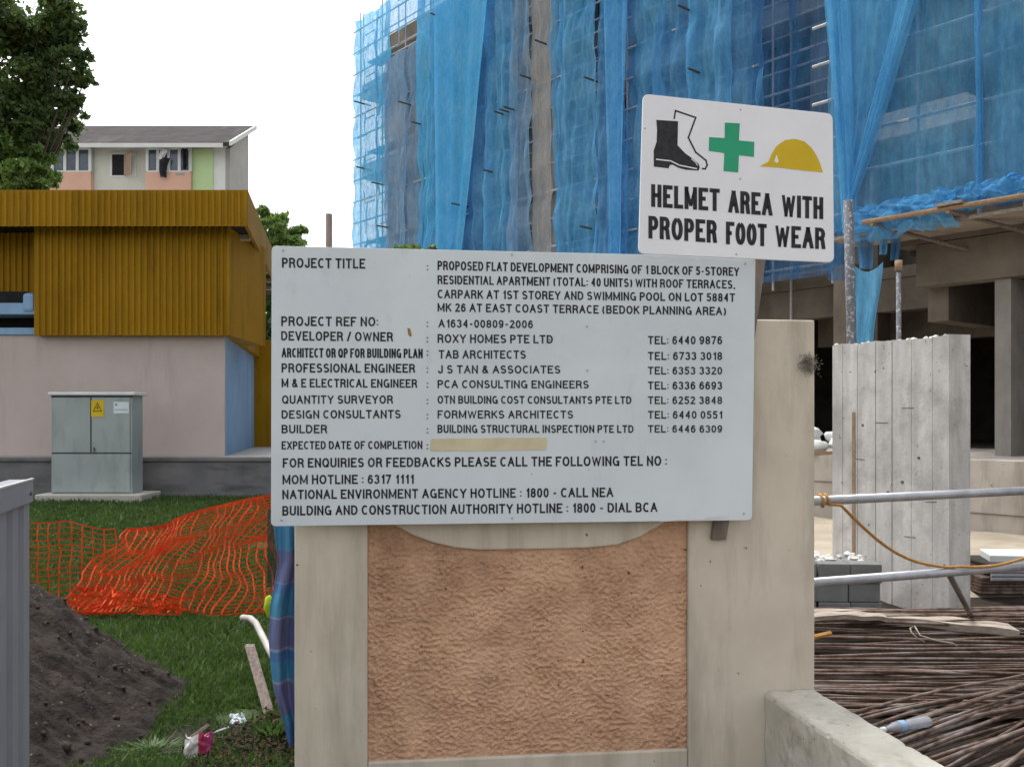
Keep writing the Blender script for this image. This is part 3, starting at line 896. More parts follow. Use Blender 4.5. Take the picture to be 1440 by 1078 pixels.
# dark green shade net above it
mg = netmat('dark_green_shade_net', (.01, .04, .035), (.02, .07, .06), .75, .95)
o = MB().grid(lambda u, v: P(376 + 66 * u, 715 + 110 * v, 5.05 + .03 * math.sin(u * 11 + v * 3)), 14, 12).build('shade_net', mg, origin=tuple(P(400, 825, 5.05)))
tag(o, 'dark green shade net behind the top of the striped tarpaulin', 'shade net')

# white pipe, grey batten, lime glove
pp = [P(341, 868, 6.5), P(352, 869, 6.42), P(360, 876, 6.32), P(368, 892, 6.15), P(378, 912, 5.95), P(392, 938, 5.8), P(404, 962, 5.7)]
mbp = MB().tube(pp, .022, 10)
o = mbp.build('plastic_pipe', MAT['pvc'], smooth=True, origin=tuple(pp[-1]))
tag(o, 'bent off white plastic pipe lying on the grass by the striped tarpaulin', 'pipe')
a, b = P(350, 909, 5.75), PG(377, 1003, .01)
d = (b - a).normalized(); sx = Vector((.026, 0, 0))
o = MB().prism([a - sx, a + sx, b + sx, b - sx], (0, .03, .012)).build('timber_batten', MAT['timber'], origin=tuple(b), bevel=.003)
tag(o, 'short grey timber batten stuck upright in the litter beside the tarpaulin', 'batten')
o = MB().blob(P(378, 851, 5.1), .035, 4, 8, .35, (.8, .7, 1.5)).build('rubber_glove', MAT['lime'], smooth=True, origin=tuple(P(378, 865, 5.1)))
tag(o, 'lime yellow rubber glove hung at the edge of the tarpaulin', 'glove')

# leaf litter and rubbish at the foot of the wall
def litter(n):
    V, Fc = [], []
    rs = random.Random(21)
    for i in range(n):
        px, py = rs.uniform(255, 425), rs.uniform(985, 1110)
        if py < 1075 - (px - 255) * .62 + rs.gauss(0, 12): continue
        p = PG(px, py, .012 + rs.random() * .05)
        r = rs.uniform(.005, .017)
        a = Vector((rs.uniform(-1, 1), rs.uniform(-1, 1), rs.uniform(-.5, .7))).normalized() * r
        b = Vector((rs.uniform(-1, 1), rs.uniform(-1, 1), rs.uniform(-.5, .7))).normalized() * r * .6
        k = len(V)
        V += [p - a, p + b, p + a, p - b]
        Fc.append((k, k + 1, k + 2, k + 3))
    return V, Fc
V, Fc = litter(5200)
o = MB().add(V, Fc).build('leaf_litter', MAT['litter'])
tag(o, 'brown leaf litter and crumbs at the foot of the gate wall', 'litter', kind='stuff')
def bare(u, v):
    x, y = -2.2 + 1.4 * u, 3.7 + 1.9 * v
    e = min(u, 1 - u * .4, v, 1 - v) * 3 + .55 * mnoise.noise(Vector((x * 3.5, y * 3.5, 6)))
    return Vector((x, y, lawn_z(x, y) + .014 + .03 * max(0, mnoise.noise(Vector((x * 5, y * 5, 3)))) - .07 * (1 - smooth(.15, .75, e))))
o = MB().grid(bare, 50, 60).build('bare_earth', MAT['soil'], smooth=True)
tag(o, kind='structure')
def crumple(px, py, z, w_, h_, seed, mat, name, lab, cat):
    c = PG(px, py, z)
    def f(u, v):
        q = Vector((u * 3, v * 3, seed))
        return c + Vector(((u - .5) * w_ + .03 * mnoise.noise(q), .05 * (v - .5) + .05 * mnoise.noise(q + Vector((4, 4, 4))), v * h_ + .03 * mnoise.noise(q * 1.7)))
    o = MB().grid(f, 14, 14).build(name, mat, origin=tuple(c), solid=.0015)
    return tag(o, lab, cat)
mw, nw, bw = newmat('red_white_wrapper')
tcw = nw.nodes.new('ShaderNodeTexCoord'); spw = nw.nodes.new('ShaderNodeSeparateXYZ'); nw.links.new(tcw.outputs['Object'], spw.inputs[0])
adw = nw.nodes.new('ShaderNodeMath'); adw.operation = 'ADD'; adw.inputs[1].default_value = .5; nw.links.new(spw.outputs['X'], adw.inputs[0])
nw.links.new(ramp(nw, adw.outputs[0], [(0, (.5, .5, .5)), (.495, (.28, .01, .05)), (.53, (.2, .006, .08))], 'CONSTANT'), bw.inputs['Base Color'])
bw.inputs['Roughness'].default_value = .4
crumple(278, 1072, .0, .13, .13, 3, mw, 'plastic_wrapper', 'crumpled crimson and white plastic wrapper on the litter', 'wrapper')
crumple(334, 1016, .01, .07, .035, 8, MAT['paper'], 'paper_scrap', 'pale crumpled scrap of paper on the litter below the grass', 'paper scrap')
o = MB().tube([PG(300, 1030, .03), PG(322, 1022, .05)], .008, 6).build('grey_offcut', MAT['galv'], origin=tuple(PG(300, 1030, .03)))
tag(o, 'thin grey pipe offcut lying on the litter near the wrapper', 'offcut')
o = MB().tube([PG(261, 1046, .02), PG(292, 1022, .03)], [.022, .018], 8).build('broken_branch', MAT['bark'], origin=tuple(PG(261, 1046, .02)))
tag(o, 'short broken branch lying beside the crimson wrapper', 'branch')
def weed(c, n, r, h, name, lab, seed, mat, wl_=.01):
    V, Fc = [], []
    rs = random.Random(seed)
    for i in range(n):
        a = rs.uniform(0, 6.28); rad = r * rs.random() ** .7
        b = c + Vector((math.cos(a) * rad * .4, math.sin(a) * rad * .4, 0))
        t = c + Vector((math.cos(a) * rad * 1.3, math.sin(a) * rad * 1.3, h * rs.uniform(.35, 1)))
        sd_ = Vector((-math.sin(a), math.cos(a), 0)) * wl_ * rs.uniform(.6, 1.4)
        mid = b.lerp(t, .55) + Vector((0, 0, .012))
        k = len(V)
        V += [b, mid + sd_, t, mid - sd_]
        Fc.append((k, k + 1, k + 2, k + 3))
    o = MB().add(V, Fc).build(name, mat, origin=tuple(c))
    return tag(o, lab, 'weed')
weed(PG(385, 1040, .0), 90, .10, .12, 'green_weed', 'leafy green weed beside the foot of the left pilaster', 2, MAT['weed'])
weed(PG(215, 1062, .0), 420, .17, .05, 'grass_clump', 'low bushy grass clump at the foot of the soil heap', 3, MAT['weed'], .0035)

# ------------------------------------------------------------------ cabinet on the lawn
CY = 14.6
cz = EYE - 103.5 / F * CY
x0, x1 = (72 - CX) / F * CY, (186 - CX) / F * CY
ztop = EYE + (HY - 556) / F * CY
cb = thing('electrical_cabinet', 'grey green electrical cabinet with yellow warning sticker on the lawn', 'cabinet', ((x0 + x1) / 2, CY + .2, cz))
MB().box(x0, x1, CY, CY + .42, cz, ztop).build('body', MAT['cabinet'], cb, bevel=.01)
MB().box(x0 - .03, x1 + .05, CY - .05, CY + .47, ztop + .002, ztop + .05).build('roof', MAT['cabinet_top'], cb, bevel=.012)
MB().box(x0 - .15, x1 + .22, CY - .22, CY + .6, cz - .35, cz - .002).build('plinth', MAT['plinth'], cb, bevel=.02)
zm = EYE + (HY - 637) / F * CY
xm = (128.5 - CX) / F * CY
MB().box(x0 + .03, xm - .012, CY - .018, CY - .002, zm + .012, ztop - .03).build('door', MAT['cabinet'], cb, bevel=.004)
dr = MB().box(xm + .012, x1 - .03, CY - .018, CY - .002, zm + .012, ztop - .03).build('door', MAT['cabinet'], cb, bevel=.004)
MB().box(xm + .045, xm + .065, CY - .035, CY - .019, zm + .03, zm + .09).build('handle', MAT['seal'], dr, bevel=.003)
MB().box(x0 + .03, x1 - .03, CY - .018, CY - .002, cz + .02, zm - .012).build('lower_panel', MAT['cabinet'], cb, bevel=.004)
gp = MB()
gp.box(xm - .012, xm + .012, CY - .006, CY - .0005, zm, ztop - .03).box(x0 + .01, x1 - .01, CY - .0055, CY - .001, zm - .012, zm + .012)
gp.box(x0 + .004, x1 + .01, CY - .012, CY - .001, ztop - .028, ztop - .001)
gp.build('gap', MAT['seal'], cb)
def cpx(px, py): return ((px - CX) / F * CY, EYE + (HY - py) / F * CY)
(ax0, az1), (ax1, az0) = cpx(129, 562.5), cpx(147, 586)
ys = MB().box(ax0, ax1, CY - .0225, CY - .0185, az0, az1).build('warning_sticker', MAT['yellow'], dr)
sy = MB()
cx_, cz_ = (ax0 + ax1) / 2, (az0 + az1) / 2 + .01
tri = [Vector((cx_ - .07, CY - .0235, cz_ - .055)), Vector((cx_ + .07, CY - .0235, cz_ - .055)), Vector((cx_, CY - .0235, cz_ + .085))]
ctr = sum(tri, Vector()) / 3
for i in range(3):
    p, q = tri[i], tri[(i + 1) % 3]
    sy.prism([p, q, q.lerp(ctr, .22), p.lerp(ctr, .22)], (0, -.001, 0))
bolt_ = [(cx_ + .012, cz_ + .045), (cx_ - .02, cz_ - .005), (cx_ + .002, cz_ - .005), (cx_ - .01, cz_ - .04), (cx_ + .022, cz_ + .008), (cx_ + .002, cz_ + .008)]
sy.prism([Vector((p[0], CY - .0235, p[1])) for p in bolt_], (0, -.001, 0))
sy.build('hazard_symbol', MAT['ink'], ys)
(ax0, az1), (ax1, az0) = cpx(160.5, 565), cpx(182, 581)
lb = MB().box(ax0, ax1, CY - .0225, CY - .0185, az0, az1).build('white_label', MAT['paper'], dr)
sy = MB().box(ax0 + .02, ax0 + .06, CY - .024, CY - .023, az1 - .06, az1 - .025)
sy.box(ax0 + .02, ax1 - .02, CY - .024, CY - .023, az0 + .05, az0 + .062)
sy.build('print', MAT['blue_paint'], lb)

# ------------------------------------------------------------------ mustard clad building
YF = 16.3
def fx(px, Y): return (px - CX) / F * Y
def fz(py, Y): return EYE + (HY - py) / F * Y
SD = Vector((-.172, .985, 0))                       # side wall direction
yb = thing('mustard_building', 'low building with mustard ribbed cladding over a pale pink wall', 'building', (-9, YF + 4, 1.04))
def corr(mb, a, b, z0, z1, out, pitch=.105, dep=.034):
    a, b, out = Vector(a), Vector(b), Vector(out)
    Ln = (b - a).length
    d = (b - a) / Ln
    n = max(2, int(Ln / pitch))
    pr = []
    for i in range(n):
        s = Ln * i / n
        for t, k in ((0, 0), (.42, 0), (.55, 1), (.87, 1)):
            pr.append((s + t * Ln / n, k * dep))
    pr.append((Ln, 0))
    vs, fs = [], []
    for i, (s, k) in enumerate(pr):
        q = a + d * s + out * k
        vs += [Vector((q.x, q.y, z0)), Vector((q.x, q.y, z1))]
        if i: fs.append((2 * i - 2, 2 * i, 2 * i + 1, 2 * i - 1))
    mb.add(vs, fs)
LX = -14.5
# lower walls
cr = Vector((fx(316, YF), YF, 0))
zb = 1.042
zc = fz(471, YF)
MB().hexa([(LX, YF), (cr.x, YF), (cr.x + SD.x * .12, YF + .118), (LX, YF + .12)], zb, zc).build('pink_wall', MAT['pink'], yb)
e = cr + SD * 5.45
MB().hexa([(cr.x + SD.x * .122, YF + .121), (e.x, e.y), (e.x - .2, e.y), (cr.x + SD.x * .122 - .2, YF + .121)], zb, fz(471, YF) - .02).build('blue_wall', MAT['blue_paint'], yb)
ya = cr + SD * 5.5
MB().hexa([(ya.x - .3, ya.y), (ya.x + .62, ya.y), (ya.x + .62 + SD.x * 4, ya.y + 4), (ya.x - .3 + SD.x * 4, ya.y + 4)], zb, 3.45).build('yellow_rear_wall', MAT['cladding'], yb)
# upper cladding box, slightly proud of the pink wall
YC = 16.12
cc = Vector((fx(324, YC), YC, 0))
cl = Vector((fx(48, YC), YC, 0))
zc0, zc1 = fz(471.5, YC), fz(314, YC)
m = MB()
corr(m, cl, cc, zc0, zc1, (0, -1, 0))
m.build('front_cladding', MAT['cladding'], yb)
ce = cc + SD * 6.0
MB().hexa([(cc.x, cc.y), (ce.x, ce.y), (ce.x - 2.0, ce.y), (cc.x - 2, cc.y + .05)], zc0, zc1).build('side_cladding', MAT['cladding'], yb)
MB().box(cl.x + .02, cc.x - .02, YC + .004, YC + 2.4, zc0 + .003, zc1).build('upper_core', MAT['cladding'], yb)
m = MB()
corr(m, (LX, YC + .5, 0), (cl.x - .01, YC + .5, 0), fz(425, YC + .5), zc1, (0, -1, 0))
m.build('recessed_cladding', MAT['cladding'], yb)
# blue framed opening at the left
MB().box(LX, fx(54, YF), YF - .12, YF + .6, fz(443, YF), fz(427, YF)).build('blue_sill_beam', MAT['blue_paint'], yb, bevel=.01)
MB().box(fx(37, YF), fx(53.5, YF), YF - .16, YF + .3, fz(440, YF), fz(413, YF)).build('blue_end_block', MAT['blue_paint'], yb, bevel=.06)
MB().box(LX, fx(54, YF), YF - .04, YF + .02, fz(471, YF) + .002, fz(461, YF)).build('blue_ledge', MAT['blue_paint'], yb, bevel=.01)
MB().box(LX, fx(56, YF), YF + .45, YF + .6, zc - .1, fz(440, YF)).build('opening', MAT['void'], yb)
MB().box(LX, fx(37, YF), YF - .02, YF + .55, fz(426, YF) , fz(410, YF)).build('shade_strip', MAT['void'], yb)  # black strip, shade below the recessed cladding put into the colour
# eaves fascia
YE = 15.75
fc = Vector((fx(348.5, YE), YE, 0))
zf0, zf1 = fz(318.5, YE), fz(268, YE)
m = MB()
corr(m, (LX, YE, 0), fc, zf0, zf1, (0, -1, 0), .105, .03)
m.build('front_fascia', MAT['cladding'], yb)
fe = fc + SD * 9.2
m = MB()
m.hexa([(fc.x, fc.y), (fe.x, fe.y), (fe.x - .06, fe.y), (fc.x - .06, fc.y + .01)], zf0, zf1)
m.build('side_fascia', MAT['cladding'], yb)
MB().hexa([(LX, YE + .005), (fc.x - .002, YE + .005), (fe.x - .002, fe.y), (LX, fe.y)], zf1 - .08, zf1 + .012).build('roof_sheet', MAT['cladding'], yb)
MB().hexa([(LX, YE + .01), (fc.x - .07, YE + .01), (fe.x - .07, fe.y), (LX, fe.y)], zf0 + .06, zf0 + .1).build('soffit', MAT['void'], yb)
for k in range(6):
    q = fc + SD * (1 + 1.3 * k)
    MB().hexa([(q.x - .08, q.y), (q.x - .9, q.y), (q.x - .9, q.y + .12), (q.x - .08, q.y + .12)], zf0 - .03, zf0 + .058).build('eaves_bracket', MAT['plinth'], yb)

# ------------------------------------------------------------------ housing block behind
HYY = 55.0
hb_ = thing('housing_block', 'distant pale housing block with brown tiled roof above the mustard building', 'building', (-22, HYY + 2, 0))
def hxx(px): return (px - CX) / F * HYY
def hzz(py): return EYE + (HY - py) / F * HYY
XL, XR = hxx(40), hxx(317)
ze = hzz(209)
MB().box(XL, XR, HYY, HYY + 3.9, -.3, ze + .38).build('wall', MAT['house_white'], hb_)
MB().prism([(XR + .005, HYY + .02, -.3), (XR + .005, HYY + 3.88, -.3), (XR + .005, HYY + 3.88, ze + 2.2), (XR + .005, HYY + .02, ze)], (.25, 0, 0)).build('gable', MAT['gable'], hb_)
# roof slope
rz0, rz1 = hzz(206.5), EYE + (HY - 177) / F * 59.4
MB().prism([(XL - 1, HYY - .9, rz0), (XL - 1, HYY + 4.4, rz1), (XL - 1, HYY + 4.4, rz1 - .22), (XL - 1, HYY - .9, rz0 - .22)], (hxx(313) + .45 - XL + 1.2, 0, 0)).build('roof', MAT['roof'], hb_)
MB().box(XL - 1, hxx(313) + .3, HYY - 1.0, HYY - .92, rz0 - .3, rz0 - .06).build('gutter', MAT['house_white'], hb_)
xr_ = hxx(313) + .65
MB().prism([(xr_, HYY - .95, rz0 - .2), (xr_, HYY + 4.5, rz1 - .2), (xr_, HYY + 4.5, rz1 + .06), (xr_, HYY - .95, rz0 + .06)], (.12, 0, 0)).build('verge_board', MAT['house_white'], hb_)
fw = HYY - .03
def facade(px0, px1, py0, py1, name, mat, dep=.05):
    return MB().box(hxx(px0), hxx(px1), HYY - dep, HYY - .002, hzz(py1), hzz(py0)).build(name, mat, hb_)
facade(62, 131.5, 244, 300, 'peach_panel', MAT['house_peach'], .35)
facade(207.5, 271, 244, 300, 'peach_panel', MAT['house_peach'], .35)
facade(271.3, 300, 210, 300, 'green_strip', MAT['house_green'], .1)
facade(132, 207, 210, 300, 'cream_wall', MAT['house_cream'], .02)
facade(40, 61.5, 210, 300, 'green_strip', MAT['house_green'], .1)
for (a, b, n) in ((60, 130, 4), (210, 270, 4)):
    wn = MB()
    for k in range(n + 1):
        xx = a + (b - a) * k / n
        wn.box(hxx(xx) - .08, hxx(xx) + .08, HYY - .36, HYY - .2, hzz(243), hzz(210.5))
    wn.box(hxx(a), hxx(b), HYY - .355, HYY - .2, hzz(212.5), hzz(210)).box(hxx(a), hxx(b), HYY - .355, HYY - .2, hzz(244), hzz(242))
    fr = wn.build('window', MAT['house_white'], hb_)
    for k in range(n):
        xa, xb = a + (b - a) * k / n, a + (b - a) * (k + 1) / n
        MB().box(hxx(xa) + .081, hxx(xb) - .081, HYY - .28, HYY - .25, hzz(242), hzz(212.5)).build('pane', MAT['glass'], fr)
facade(250, 262, 246, 249, 'vent_holes', MAT['gable'], .37)
fr = facade(155, 192, 215, 249, 'window', MAT['house_white'], .08)
MB().box(hxx(158.5), hxx(175), HYY - .1, HYY - .081, hzz(247), hzz(218)).build('opening', MAT['void'], fr)
MB().hexa([(hxx(175.5), HYY - .12), (hxx(190), HYY - .55), (hxx(190), HYY - .5), (hxx(175.5), HYY - .08)], hzz(248), hzz(218)).build('shutter', MAT['shutter'], fr)
def cloth(px0, px1, py0, py1, mat, seed, lab):
    o = MB().grid(lambda u, v: Vector((hxx(px0 + (px1 - px0) * (u * (1 - .35 * v) + .1 * math.sin(v * 5 + seed))), HYY - .6 + .08 * math.sin(u * 7 + seed), hzz(py0 + (py1 - py0) * v))), 8, 10).build('laundry', mat, origin=(hxx(px0), HYY - .6, hzz(py1)), solid=.02)
    return tag(o, lab, 'laundry', 'laundry at the far windows')
cloth(229, 240, 214, 228, MAT['cloth_pale'], 1, 'pale garment hung above a dark one outside the far right window bank')
cloth(230, 243, 226, 253, MAT['cloth_dark'], 2, 'black garment dangling below the sill of the far window bank')
cloth(262, 270, 213, 242, MAT['cloth_dark'], 4, 'black curtain like cloth beside the pale green strip of the housing block')

# ------------------------------------------------------------------ trees
def leaf_cloud(blobs, n, size, seed, squash=.75):
    rs = np.random.default_rng(seed)
    Vs = []
    for (c, r) in blobs:
        k = int(n * r * r)
        sub = 9
        cs = np.array(c) + rs.normal(0, 1, (sub, 3)) * r * .55 * np.array([1, 1, squash])
        idx = rs.integers(0, sub, k)
        p = cs[idx] + rs.normal(0, 1, (k, 3)) * r * .21 * np.array([1, 1, .65])
        a = rs.normal(0, 1, (k, 3)); a /= np.linalg.norm(a, axis=1)[:, None]
        b = rs.normal(0, 1, (k, 3)); b -= (b * a).sum(1)[:, None] * a; b /= np.linalg.norm(b, axis=1)[:, None]
        s = size * rs.uniform(.6, 1.4, (k, 1))
        Vs.append(np.stack([p - a * s, p + b * s * .5, p + a * s, p - b * s * .5], 1))
    V = np.concatenate(Vs).reshape(-1, 3)
    return V, np.arange(len(V)).reshape(-1, 4)
def tree(name, lab, base, blobs, n, size, seed, mat, r0=.25, squash=.75, limbs=True):
    t = thing(name, lab, 'tree', tuple(base))
    V, Fc = leaf_cloud(blobs, n, size, seed, squash)
    np_mesh('crown', V, Fc, mat, t)
    mb = MB()
    base = Vector(base)
    mid = sum((Vector(b[0]) for b in blobs), Vector()) / len(blobs)
    fork = base.lerp(mid, .6)
    mb.tube([base, base.lerp(fork, .5) + Vector((.1, 0, 0)), fork], [r0, r0 * .8, r0 * .65], 9)
    for c, r in blobs:
        c = Vector(c)
        h = fork.lerp(c, .5) + Vector((0, 0, -.08 * (c - fork).length))
        mb.tube([fork, h, c, c + (c - fork).normalized() * r * .6], [r0 * .4, r0 * .2, r0 * .09, r0 * .03], 6)
    mb.build('trunk', MAT['bark'], t, smooth=True)
    return t
rs = random.Random(4)
def pb(lst, Y, jit):
    out = []
    for px, py, r in lst:
        y = Y + rs.uniform(-jit, jit)
        out.append((tuple(P(px, py, y)), r / F * y))
    return out
bl = pb([(20, 30, 62), (58, 20, 46), (-25, 60, 60), (92, 52, 30), (108, 78, 22), (55, 85, 48), (10, 110, 55), (86, 112, 26), (104, 100, 18), (36, 140, 44), (-20, 150, 50), (72, 142, 26), (98, 148, 18), (12, 178, 40), (112, 140, 14), (100, 175, 20), (70, 190, 24), (30, 200, 34), (60, 212, 20), (120, 112, 14), (45, 178, 26), (82, 160, 18)], 30.5, 1.6)
tree('broad_tree', 'large dark leafy tree at the upper left in front of the housing block', (-18.2, 31.2, 1.04), bl, 2300, .11, 5, MAT['leaf_dark'], .17)
bl = pb([(10, 212, 34), (42, 226, 20), (-12, 235, 34), (24, 246, 26), (60, 244, 14), (50, 262, 18), (10, 268, 24), (72, 256, 8)], 29, .8)
tree('young_tree', 'brighter green low tree under the large dark tree at the upper left', (-15.6, 29, 1.04), bl, 3200, .11, 8, MAT['leaf_light'], .14)
bl = pb([(372, 305, 14), (384, 318, 20), (400, 330, 18), (415, 326, 10), (405, 345, 18), (385, 345, 22), (426, 322, 7), (368, 296, 8), (396, 308, 10), (395, 365, 22), (412, 342, 14)], 40, 1)
tree('feathery_tree', 'light green feathery tree behind the right end of the mustard building', tuple(P(395, 590, 40) * 1 - Vector((0, 0, .6))), bl, 2400, .12, 9, MAT['leaf_light'], .18, .5)
bl = pb([(380, 395, 26), (372, 420, 24), (392, 440, 28), (376, 455, 22), (398, 480, 26), (420, 420, 30)], 34, .6)
tree('dark_bush', 'dark bush glimpsed between the mustard building and the notice board', tuple(P(392, 575, 34) * 1 - Vector((0, 0, .9))), bl, 1100, .15, 10, MAT['leaf_dark'], .1)
bl = pb([(568, 352, 12), (590, 356, 14), (604, 358, 12), (580, 366, 18), (556, 360, 10)], 22, .3)
tree('sapling', 'bright green sapling top showing over the notice board before the blue netting', (P(582, 590, 22).x, 22, .9), bl, 3600, .08, 12, MAT['leaf_light'], .06)
# grey column between the trees and the scaffold
pc = P(462.5, 347, 25)
cm = MB().tube([(pc.x, 25, 1.0), (pc.x, 25, fz(301, 25))], .085, 12)
o = cm.build('concrete_pole', MAT['timber'], smooth=True, origin=(pc.x, 25, 1.0))
tag(o, 'plain grey brown pole standing against the sky beyond the notice board', 'pole')

# ------------------------------------------------------------------ building under construction
O0 = Vector((6.91, 13.0, 0))
U = Vector((-.637, .771, 0)).normalized()
N = Vector((.771, .637, 0)).normalized()
def Q(u, n, z): return O0 + U * u + N * n + Vector((0, 0, z))
def ub(mb, u0, u1, n0, n1, z0, z1):
    return mb.hexa([Q(u0, n0, 0), Q(u1, n0, 0), Q(u1, n1, 0), Q(u0, n1, 0)], z0, z1)
def u_at(px, n):                                     # where a viewing column meets the plane n
    k = (px - CX) / F
    b = O0 + N * n
    return (b.x - k * b.y) / (k * U.y - U.x)
PZ = 1.12
cbld = thing('concrete_building', 'unfinished concrete apartment block behind blue netting', 'building', tuple(Q(8, 6, 0)))
ub(MB(), -8, 24, -.85, 22, -.4, PZ).build('podium', MAT['concrete_pale'], cbld)
m = MB()
for k in range(2):
    ub(m, -8, 10, -.865, -.852, .42 + .3 * k, .432 + .3 * k)
m.build('podium_joint', MAT['concrete'], cbld)
levels = [4.6, 7.6, 10.6, 13.4]
UE = u_at(545, 4.95)
for z in levels:
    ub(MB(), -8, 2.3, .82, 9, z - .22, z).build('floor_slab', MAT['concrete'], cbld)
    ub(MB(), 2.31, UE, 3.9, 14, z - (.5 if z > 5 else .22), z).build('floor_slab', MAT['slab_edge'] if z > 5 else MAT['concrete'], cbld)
ub(MB(), -8, 18.0, 1.0 + 2.95, 14, 16.3, 16.5).build('added_roof_slab', MAT['concrete'], cbld)  # unseen roof slabs, added to keep sky light off the interior
ub(MB(), -8, 2.2, .9, 3.94, 12.8, 13.0).build('added_roof_slab', MAT['concrete'], cbld)
# columns of the main block and of the front bay
for k in range(6):
    u = 4.6 + 2.9 * k
    ub(MB(), u - .2, u + .2, 4.0, 4.5, PZ + .002, 12.89).build('column', MAT['concrete'], cbld)
# infill walls with openings behind the main net
rw = random.Random(9)
for fl in range(3):
    z0, z1 = levels[fl] + .002, levels[fl + 1] - .502
    u = 4.85
    while u < UE - 1:
        wdt = rw.uniform(.7, 1.5)
        if rw.random() < .62:
            ub(MB(), u, min(u + wdt, UE), 4.55, 4.7, z0, z1).build('infill_wall', MAT['concrete_pale'], cbld)
        else:
            ub(MB(), u, min(u + wdt, UE), 4.55, 4.7, z0, z0 + .95).build('infill_wall', MAT['concrete_pale'], cbld)
        u += wdt + rw.choice((.02, .02, .6))
ub(MB(), 2.4, 18.2, 4.95, 5.1, 4.4, 16.28).build('inner_wall', MAT['concrete'], cbld)
ub(MB(), 18.21, UE, 4.95, 5.1, 4.4, 12.9).build('inner_wall', MAT['concrete'], cbld)
ub(MB(), 18.21, UE, 4.95, 5.1, 14.1, 15.4).build('inner_wall', MAT['concrete'], cbld)
ub(MB(), -8, 2.2, 3.4, 3.6, 4.6, 12.8).build('inner_wall', MAT['concrete'], cbld)
# pale lift shaft showing between two nets
ua, ub_ = u_at(776, 3.25), u_at(742, 3.25)
ub(MB(), ua, ub_, 3.42, 3.88, 4.0, 16.2).build('lift_shaft', MAT['concrete_pale'], cbld)
# ground floor
ub(MB(), -8, 1.95, .82, 1.2, 3.72, 4.37).build('edge_beam', MAT['concrete'], cbld, bevel=.01)
ub(MB(), .55, .78, .9, 2.6, PZ + .002, 3.715).build('blade_column', MAT['column'], cbld)
ub(MB(), 1.62, 1.95, 1.205, 5.5, 3.2, 4.29).build('cross_beam', MAT['concrete'], cbld)
uc = u_at(1172, 1.6); ud = u_at(1197, 1.6)
ub(MB(), ud, uc, 1.6, 2.2, PZ + .002, 4.37).build('corner_column', MAT['concrete'], cbld)
ub(MB(), 2.32, UE, 3.92, 4.3, 3.75, 4.37).build('edge_beam', MAT['concrete'], cbld)
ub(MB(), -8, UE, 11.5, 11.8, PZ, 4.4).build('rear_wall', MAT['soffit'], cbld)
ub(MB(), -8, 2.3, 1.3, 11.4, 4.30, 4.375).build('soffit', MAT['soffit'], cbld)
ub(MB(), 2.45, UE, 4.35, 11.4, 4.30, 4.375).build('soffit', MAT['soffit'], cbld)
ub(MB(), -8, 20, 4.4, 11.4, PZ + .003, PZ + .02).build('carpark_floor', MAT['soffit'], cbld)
ub(MB(), UE - .3, UE, 4.35, 11.4, PZ, 4.3).build('added_end_wall', MAT['soffit'], cbld)  # unseen end walls, added to stop sky light leaking into the carpark
ub(MB(), -7.9, -7.6, 1.3, 11.4, PZ, 4.3).build('added_end_wall', MAT['soffit'], cbld)
for k, uu in enumerate((-2.2, 1.0, 4.4, 8.2)):
    ub(MB(), uu, uu + .35, 6.2, 6.6, PZ + .021, 4.29).build('inner_column', MAT['concrete'], cbld)
ub(MB(), -2, 6.5, 5.2, 5.5, 3.25, 4.29).build('inner_beam', MAT['concrete'], cbld)
ub(MB(), -.6, 2.6, 7.6, 7.75, PZ + .021, 2.35).build('inner_parapet', MAT['concrete'], cbld)

# scaffold
scf = thing('scaffold', 'steel tube scaffold wrapped in blue netting on the unfinished block', 'scaffold', tuple(Q(10, 3.2, 1.1)))
UL = u_at(503, 3.0)
UR = u_at(1166, 3.0)
tr_ = .026
u = UR
while u < UL + .1:
    mb = MB()
    for nn in (3.12, 3.75):
        mb.tube([Q(u, nn, PZ if nn > 3.5 else 4.3), Q(u, nn, 16.6 if u < 20 else 15.35)], tr_, 6)
    mb.build('standard', MAT['tube'], scf)
    u += (UL - UR) / 13
z = 4.7
while z < 15.6:
    mb = MB()
    mb.tube([Q(UR, 3.09, z), Q(UL + .45 if z < 15.1 else u_at(556, 3.09), 3.09, z)], tr_, 6)
    mb.tube([Q(UR, 3.78, z), Q(UL - .2 if z < 15.1 else u_at(560, 3.78), 3.78, z)], tr_, 6)
    mb.build('ledger', MAT['tube'], scf)
    z += .72
rq = random.Random(2)
for k in range(26):                                   # tube ends poking through the net
    mb = MB()
    uu, zz = rq.uniform(UR + .5, UL - .5), 4.9 + .72 * rq.randint(0, 12)
    mb.tube([Q(uu, 3.2, zz), Q(uu, 2.55 + rq.uniform(-.1, .1), zz + .02)], tr_, 6)
    mb.build('tube_end', MAT['seal'], scf)
for k in range(14):                                   # tube ends at the far corner
    zz = 5.2 + .72 * k
    MB().tube([Q(UL - .1, 3.3 + .3 * (k % 2), zz + .3), Q(UL + .5, 3.3 + .3 * (k % 2), zz + .3)], .02, 6).build('tube_end', MAT['seal'], scf)
for k in range(4):
    zz = 4.62 + 3.0 * k
    ub(MB(), UR, UL - .3, 3.2, 3.7, zz - .04, zz).build('deck', MAT['plank'], scf)

